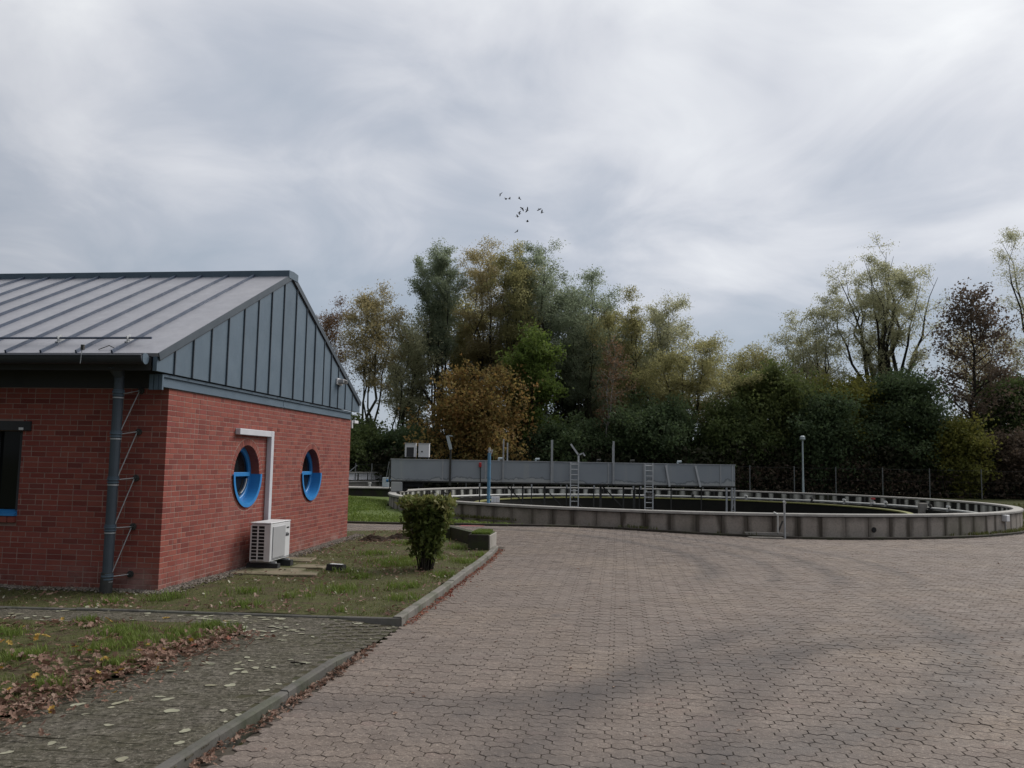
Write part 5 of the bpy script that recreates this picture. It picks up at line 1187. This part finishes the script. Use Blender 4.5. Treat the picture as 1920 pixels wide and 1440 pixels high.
# ------------------------------------------------------------------ grass, weeds, fallen leaves, gravel
def blades(name, label, x, y, zf, h, mat, seed, w=.006, cat='grass', lean=.5):
    rng = np.random.default_rng(seed); n = len(x); z = zf(x, y) - .004; az = rng.uniform(0, 6.28, n); hh = h * rng.uniform(.5, 1.35, n)
    dx_, dy_ = np.cos(az), np.sin(az); ln = hh * rng.uniform(.1, lean * 1.6, n); ww = w * rng.uniform(.7, 1.4, n)
    b0 = np.stack([x - dy_ * ww / 2, y + dx_ * ww / 2, z], -1); b1 = np.stack([x + dy_ * ww / 2, y - dx_ * ww / 2, z], -1)
    mx_, my_ = x + dx_ * ln * .35, y + dy_ * ln * .35
    m0 = np.stack([mx_ - dy_ * ww * .4, my_ + dx_ * ww * .4, z + hh * .6], -1); m1 = np.stack([mx_ + dy_ * ww * .4, my_ - dx_ * ww * .4, z + hh * .6], -1)
    tp = np.stack([x + dx_ * ln, y + dy_ * ln, z + hh], -1)
    V = np.stack([b0, b1, m1, m0, tp], 1).reshape(-1, 3); i = np.arange(n) * 5
    F = np.concatenate([np.stack([i, i + 1, i + 2, i + 3], -1).ravel(), np.stack([i + 3, i + 2, i + 4], -1).ravel()]); T = np.r_[np.full(n, 4), np.full(n, 3)]
    return tag(ob(name, mesh_np(name, V, F, T, M[mat])), label, cat, kind='stuff')
def scatter(poly, n, dens, seed, bb=None):
    rng = np.random.default_rng(seed); P = np.array(poly); lo, hi = P.min(0), P.max(0)
    if bb: lo, hi = np.array(bb[:2]), np.array(bb[2:])
    x = rng.uniform(lo[0], hi[0], n); y = rng.uniform(lo[1], hi[1], n); k = inpoly(x, y, poly); x, y = x[k], y[k]
    k = rng.uniform(0, 1, len(x)) < dens(x, y); return x[k], y[k]
d1 = lambda x, y: np.clip(.08 + 1.8 * (fbm(x * 2.6, y * 2.6, 31) - .50), 0.03, .6) * np.clip((fbm(x * 9, y * 9, 33) - .46) * 6, .03, 1)
x, y = scatter(LAWN, 150000, d1, 1, (-6.2, 5.0, -2.6, 9.55)); blades('lawn_grass', 'patchy short grass on the front lawn corner', x, y, lz, .036, 'grass', 41, .005)
dt_ = lambda cs: (lambda x, y: np.max([np.exp(-((x - a) ** 2 + (y - b) ** 2) / r ** 2) for a, b, r in cs], axis=0))
tf = [(-5.1, 8.6, .2), (-4.7, 6.9, .22), (-4.9, 7.6, .16), (-3.05, 9.15, .22), (-2.85, 9.12, .14), (-4.55, 9.35, .13), (-3.75, 8.05, .20), (-3.5, 8.5, .25), (-4.35, 7.7, .2), (-3.35, 7.45, .14), (-3.9, 8.8, .22), (-4.1, 6.7, .16), (-3.25, 8.75, .2), (-3.55, 6.75, .12)]
x, y = scatter(LAWN, 100000, lambda x, y: dt_(tf)(x, y) ** 1.5 * np.clip((fbm(x * 10, y * 10, 38) - .40) * 6, .05, 1), 2, (-5.2, 6.0, -2.6, 9.55)); blades('grass_tufts', 'bright grass tufts on the front lawn corner', x, y, lz, .075, 'brightgrass', 42, .007)
d2 = lambda x, y: np.clip(.05 + 1.8 * (fbm(x * 1.9, y * 1.9, 35) - .52), 0.02, .55) * np.clip((fbm(x * 8, y * 8, 36) - .46) * 6, .03, 1)
def off_slab(x, y):
    lx_ = (x - X0) * ct - (y - Y0) * st; ly_ = (x - X0) * st + (y - Y0) * ct
    return ~((lx_ > .05) & (lx_ < 1.3) & (ly_ > 1.75) & (ly_ < 4.2)) & ~((lx_ < .25) & (ly_ > .1))
x, y = scatter(BED, 260000, lambda x, y: d2(x, y) * off_slab(x, y), 3, (-6.6, 9.9, -.2, 21.5)); blades('bed_grass', 'thin weedy grass over the planted bed', x, y, bz, .038, 'grass', 43, .007)
tb = [(-2.0, 15.2, .5), (-1.6, 16.0, .35), (-2.3, 13.3, .18), (-1.0, 13.6, .25), (-.75, 15.6, .28), (-.55, 16.6, .22), (-1.95, 10.3, .14), (-2.75, 11.3, .2), (-2.4, 12.0, .3), (-3.6, 11.6, .2), (-4.4, 11.1, .25), (-5.0, 10.7, .18), (-3.2, 10.5, .2), (-1.5, 12.3, .28), (-1.1, 17.8, .2), (-2.2, 18.4, .3), (-2.7, 14.0, .2), (-1.4, 11.2, .2), (-2.6, 16.6, .25)]
x, y = scatter(BED, 170000, lambda x, y: dt_(tb)(x, y) ** 1.4 * np.clip((fbm(x * 8, y * 8, 39) - .40) * 6, .05, 1), 4, (-6.0, 10, -.2, 19)); k = off_slab(x, y); blades('grass_tufts', 'bright green tufts scattered in the bed', x[k], y[k], bz, .085, 'brightgrass', 44, .010)
x, y = scatter([(-.78, 17.72), (-.40, 17.76), (-.36, 18.55), (-.68, 18.6)], 9000, lambda x, y: .9, 6); blades('wall_moss_grass', 'bright grass growing on top of the low concrete wall', x, y, lambda x, y: .338 + 0 * x, .05, 'brightgrass', 46, .012)
x, y = scatter([(-13, 24.0), (-1.4, 24.0), (.5, 24.4), (-1, 25.2), (-4.3, 29.5), (-5.2, 36), (-13, 42)], 75000, lambda x, y: np.clip(1.25 - .8 * S((y - 30) / 8), .3, 1) * np.where(np.hypot(x + 3.6, y - 28.6) < 1.6, .12, 1.0), 7)
blades('bank_grass', 'lush grass on the bank left of the big basin', x, y, lambda x, y: hz(x, y) + .16, .065, 'brightgrass', 47, .036)
a_ = RNG.uniform(-2.6, .15, 9000); r_ = TR + RNG.uniform(.02, .28, 9000); x, y = TCX + r_ * np.cos(a_), TCY + r_ * np.sin(a_)
k = RNG.uniform(0, 1, 9000) < np.clip(3 * (fbm(x * .5, y * .5, 37) - .5) + S((x - 12) / 4) * .5, 0, 1); blades('wall_weeds', 'weeds growing along the foot of the basin wall', x[k], y[k], lambda x, y: yz(x, y) + .05, .09, 'grass', 48, .02)
x, y = RNG.uniform(18, 40, 14000), RNG.uniform(24, 48, 14000); blades('rough_grass', 'rough grass right of the big basin', x, y, lambda x, y: hz(x, y), .14, 'grass', 49, .045)

def leaf_mesh(kind, seed):
    rng = random.Random(seed); n = 12 if kind == 'pale' else 14; vs = [(0, 0, .004)]
    for k in range(n):
        t = 2 * PI * k / n
        if kind == 'pale': r = .5 * (1 + .16 * math.cos(2 * t + seed) + .10 * math.cos(3 * t + 2 * seed) + rng.uniform(-.16, .16)); q = (r * math.cos(t), (.62 + .12 * (seed % 3)) * r * math.sin(t))
        else: r = .5 * (1 + .28 * math.cos(7 * t) * abs(math.sin(t)) + .1 * rng.uniform(-1, 1)); q = (r * math.cos(t), .55 * r * math.sin(t))
        curl = .05 * abs(math.sin(t + seed)) if kind == 'pale' else .16 * abs(math.sin(t + seed)) + .05
        vs.append((q[0], q[1], .02 + curl * rng.uniform(.3, 1)))
    vs += [(.5, .012, .03), (.75, 0, .05), (.5, -.012, .03)]
    return vs, [(0, k + 1, (k + 1) % n + 1) for k in range(n)] + [(n + 1, n + 2, n + 3)]
LM = {}
for kd, mt in (('pale', 'paleleaf'), ('brown', 'oldleaf'), ('yellow', 'yellowleaf'), ('red', 'redleaf')):
    LM[kd] = []
    for s in range(4):
        vs, fs = leaf_mesh('pale' if kd == 'pale' else 'oak', s + len(kd)); mb = MB(); mb.add(vs, fs); LM[kd].append(mesh_np('fallen_leaf', mb.v, [i for f in mb.f for i in f], [len(f) for f in mb.f], M[mt]))
def leaf_obj(par, kd, x, y, z, s, tilt=.06):
    o = ob('fallen_leaf', LM[kd][RNG.integers(4)], par, (x, y, z)); o.scale = (s, s, s); o.rotation_euler = (RNG.normal(0, tilt), RNG.normal(0, tilt), RNG.uniform(0, 6.28)); return o
def leaf_stuff(name, label, kd, x, y, z, s, tilt, par=None):
    vs, fs = leaf_mesh('pale' if kd == 'pale' else 'oak', 3); n = len(x)
    V, F, T = replicate(np.array(vs), fs, np.c_[x, y, z], RNG.uniform(0, 6.28, n), RNG.normal(0, tilt, n), RNG.normal(0, tilt, n), s)
    return tag(ob(name, mesh_np(name, V, F, T, M[{'pale': 'paleleaf', 'brown': 'oldleaf', 'yellow': 'yellowleaf', 'red': 'redleaf'}[kd]]), par), label, 'leaf litter' if par is None else None, kind='stuff')
# pale leaves pressed flat on the path
x, y = scatter(PATH, 1500, lambda x, y: .18 + .5 * (fbm(x * 1.2, y * 1.2, 61) > .5), 8, (-6.5, 5.0, -1.2, 10.3))
big = np.argsort(y)[:170]; mask = np.zeros(len(x), bool); mask[big] = True
for i in big: leaf_obj(path, 'pale', x[i], y[i], pz(x[i], y[i]) + .003, RNG.uniform(.04, .10), .05)
k = ~mask; leaf_stuff('leaf_scatter', None, 'pale', x[k], y[k], pz(x[k], y[k]) + .003, RNG.uniform(.03, .08, k.sum()), .03, path)
# brown drift along the lawn edge
E_ = np.array([(-2.80, 8.98), (-2.98, 8.6), (-3.17, 7.8), (-3.29, 7.04), (-3.42, 6.5), (-3.54, 6.0), (-3.8, 5.2)])
def along(P, n, off, rng=RNG, bias=1.):
    seg = np.r_[0, np.cumsum(np.hypot(*np.diff(P, axis=0).T))]; s = rng.uniform(0, 1, n) ** bias * seg[-1]
    x = np.interp(s, seg, P[:, 0]); y = np.interp(s, seg, P[:, 1]); i = np.clip(np.searchsorted(seg, s) - 1, 0, len(P) - 2); d = np.diff(P, axis=0)[i]; d /= np.linalg.norm(d, axis=1, keepdims=True)
    o = off(n); return x - d[:, 1] * o, y + d[:, 0] * o
x, y = along(E_, 150, lambda n: RNG.normal(.06, .18, n))
for i in range(110): leaf_obj(lawn, ('brown', 'brown', 'brown', 'red', 'yellow')[RNG.integers(5)], x[i], y[i], float(max(lz(x[i], y[i]), pz(x[i], y[i]))) + RNG.uniform(.012, .035), RNG.uniform(.045, .085), .35)
x, y = along(E_, 1300, lambda n: RNG.normal(.08, .20, n)); leaf_stuff('leaf_litter', 'dry brown leaves drifted along the front lawn edge', 'brown', x, y, lz(x, y) + RNG.uniform(.004, .03, len(x)), RNG.uniform(.025, .065, len(x)), .4)
x, y = scatter(LAWN, 8000, lambda x, y: np.clip(.22 + 2.5 * (fbm(x * 1.3, y * 1.3, 63) - .45), .1, 1) * (.35 + .65 * S((8.6 - y) / 2)), 9, (-6.2, 5.0, -2.6, 9.5))
leaf_stuff('leaf_litter', 'dry brown leaves strewn over the front lawn', 'brown', x, y, lz(x, y) + RNG.uniform(.006, .045, len(x)), RNG.uniform(.03, .085, len(x)), .45)
x, y = scatter(LAWN, 170, lambda x, y: .6, 10, (-6.2, 5.0, -2.6, 9.5)); leaf_stuff('leaf_litter', 'yellow leaves strewn over the front lawn', 'yellow', x, y, lz(x, y) + RNG.uniform(.012, .05, len(x)), RNG.uniform(.05, .09, len(x)), .4)
x, y = scatter(BED, 12000, lambda x, y: np.clip(.22 + 1.6 * (fbm(x * .9, y * .9, 65) - .5) + .5 * np.exp(-((y - 10.3) / .35) ** 2), .05, 1), 11, (-7, 9.9, -.2, 21)); k = off_slab(x, y) | (RNG.uniform(0, 1, len(x)) < .3)
leaf_stuff('leaf_litter', 'small dry leaves scattered over the bed', 'brown', x[k], y[k], bz(x[k], y[k]) + RNG.uniform(.01, .05, k.sum()), RNG.uniform(.02, .07, k.sum()), .4)
x, y = scatter(BED, 1300, lambda x, y: .5 + 0 * x, 12, (-7, 9.9, -.2, 20)); leaf_stuff('leaf_litter', 'pale leaves scattered over the bed', 'pale', x, y, bz(x, y) + RNG.uniform(.01, .04, len(x)), RNG.uniform(.018, .055, len(x)), .35)
# leaves gathered in the gutter below the kerbs
kn = np.array(KERB_NEAR); x, y = along(kn, 1000, lambda n: -np.abs(RNG.normal(0, .05, n)) - .012); k = y > 5
leaf_stuff('gutter_leaves', 'brown leaves gathered below the near path kerb', 'brown', x[k], y[k], yz(x[k], y[k]) + RNG.uniform(.004, .03, k.sum()), RNG.uniform(.018, .05, k.sum()), .45)
kf = np.array(KERB_FAR); x, y = along(kf, 650, lambda n: -np.abs(RNG.normal(0, .055, n)) - .012)
leaf_stuff('gutter_leaves', 'reddish leaves gathered below the bed kerb', 'red', x, y, yz(x, y) + RNG.uniform(.004, .03, len(x)), RNG.uniform(.018, .045, len(x)), .45)
x = RNG.uniform(-1.8, 11, 260); y = RNG.uniform(5.3, 20, 260); k = inpoly(x, y, YARD); leaf_stuff('yard_leaves', 'few small brown leaves lying on the paved yard', 'brown', x[k], y[k], yz(x[k], y[k]) + .004, RNG.uniform(.02, .05, k.sum()), .2)
# gravel strip at the foot of the walls
def pebbles(name, label, x, y, z, s):
    V = np.array([(1, 0, 0), (-1, 0, 0), (0, 1, 0), (0, -1, 0), (0, 0, .7), (0, 0, -.5)]) * .5; F = [(0, 2, 4), (2, 1, 4), (1, 3, 4), (3, 0, 4), (2, 0, 5), (1, 2, 5), (3, 1, 5), (0, 3, 5)]
    V2, F2, T2 = replicate(V, F, np.c_[x, y, z], RNG.uniform(0, 6.28, len(x)), RNG.normal(0, .2, len(x)), RNG.normal(0, .2, len(x)), s); return tag(ob(name, mesh_np(name, V2, F2, T2, M['gravel'])), label, 'gravel', kind='stuff')
u = RNG.uniform(-.1, 8.6, 4200); v = np.abs(RNG.normal(0, .14, 4200)) + .01; P = np.array([bl(b, a) for a, b in zip(u, v)])
pebbles('gravel', 'strip of small pale stones along the foot of the gable wall', P[:, 0], P[:, 1], bz(P[:, 0], P[:, 1]) + .008, RNG.uniform(.018, .05, 4200))
u = RNG.uniform(-4.0, .2, 2600); v = -np.abs(RNG.normal(0, .10, 2600)) - .01; P = np.array([bl(a, b) for a, b in zip(u, v)])
pebbles('gravel', 'strip of small pale stones along the foot of the front wall', P[:, 0], P[:, 1], bz(P[:, 0], P[:, 1]) + .008, RNG.uniform(.018, .045, 2600))

# ------------------------------------------------------------------ birds
def bird_mesh(flap, fold):
    m = MB(); pr = [(-.16, .004), (-.10, .022), (-.02, .042), (.06, .040), (.11, .028), (.15, .022), (.185, .004)]; n = 8
    vs = [(x, r * math.cos(2 * PI * k / n), r * math.sin(2 * PI * k / n) + (.012 if x > .1 else 0)) for x, r in pr for k in range(n)]
    m.add(vs, [(i * n + k, i * n + (k + 1) % n, (i + 1) * n + (k + 1) % n, (i + 1) * n + k) for i in range(len(pr) - 1) for k in range(n)])
    m.add([(-.13, -.02, .0), (-.13, .02, .0), (-.24, .045, .0), (-.24, -.045, .0), (-.13, 0, .012)], [(0, 1, 2, 3), (0, 3, 4), (3, 2, 4), (2, 1, 4)])
    m.tube((.18, 0, .012), (.215, 0, .008), .007, .001, 5)
    for s in (-1, 1):
        c, d = math.cos(flap), math.sin(flap); e, f = math.cos(flap * .3), math.sin(flap * .3); w1, w2 = .15, .20 * fold
        a = [(.07, s * .03, .02), (-.07, s * .03, .02), (-.09, s * (.03 + w1 * c), .02 + w1 * d), (.085, s * (.03 + w1 * c), .02 + w1 * d), (-.10, s * (.03 + w1 * c + w2 * e), .02 + w1 * d + w2 * f), (-.02, s * (.03 + w1 * c + w2 * .95 * e), .02 + w1 * d + w2 * f)]
        m.add(a + [(x, y, z - .012) for x, y, z in a], [(0, 1, 2, 3), (3, 2, 4, 5), (9, 8, 7, 6), (11, 10, 8, 9), (0, 3, 9, 6), (3, 5, 11, 9), (5, 4, 10, 11), (4, 2, 8, 10), (2, 1, 7, 8)])
    return m.mesh('bird', M['bird'], False)
BM = [bird_mesh(f, w) for f, w in ((.7, 1.), (-.5, .9), (.25, 1.0), (1.0, .6))]
for k, (x, z) in enumerate(((-1.55, 29.58), (-1.02, 29.03), (-.59, 29.05), (.42, 29.11), (.74, 28.07), (1.27, 27.92), (.42, 27.58), (.26, 27.22), (2.52, 28.04), (2.78, 27.67), (1.31, 26.68), (.22, 25.61))):
    o = ob('bird', BM[(k * 3 + 1) % 4], None, (x, 85, z)); o.rotation_euler = (RNG.normal(0, .5), RNG.normal(0, .25), RNG.uniform(-.8, .8) + (0 if k % 3 else PI)); o.scale = (.9,) * 3
    tag(o, 'small dark bird flying in the loose flock above the trees', 'bird', 'flock of birds above the trees')
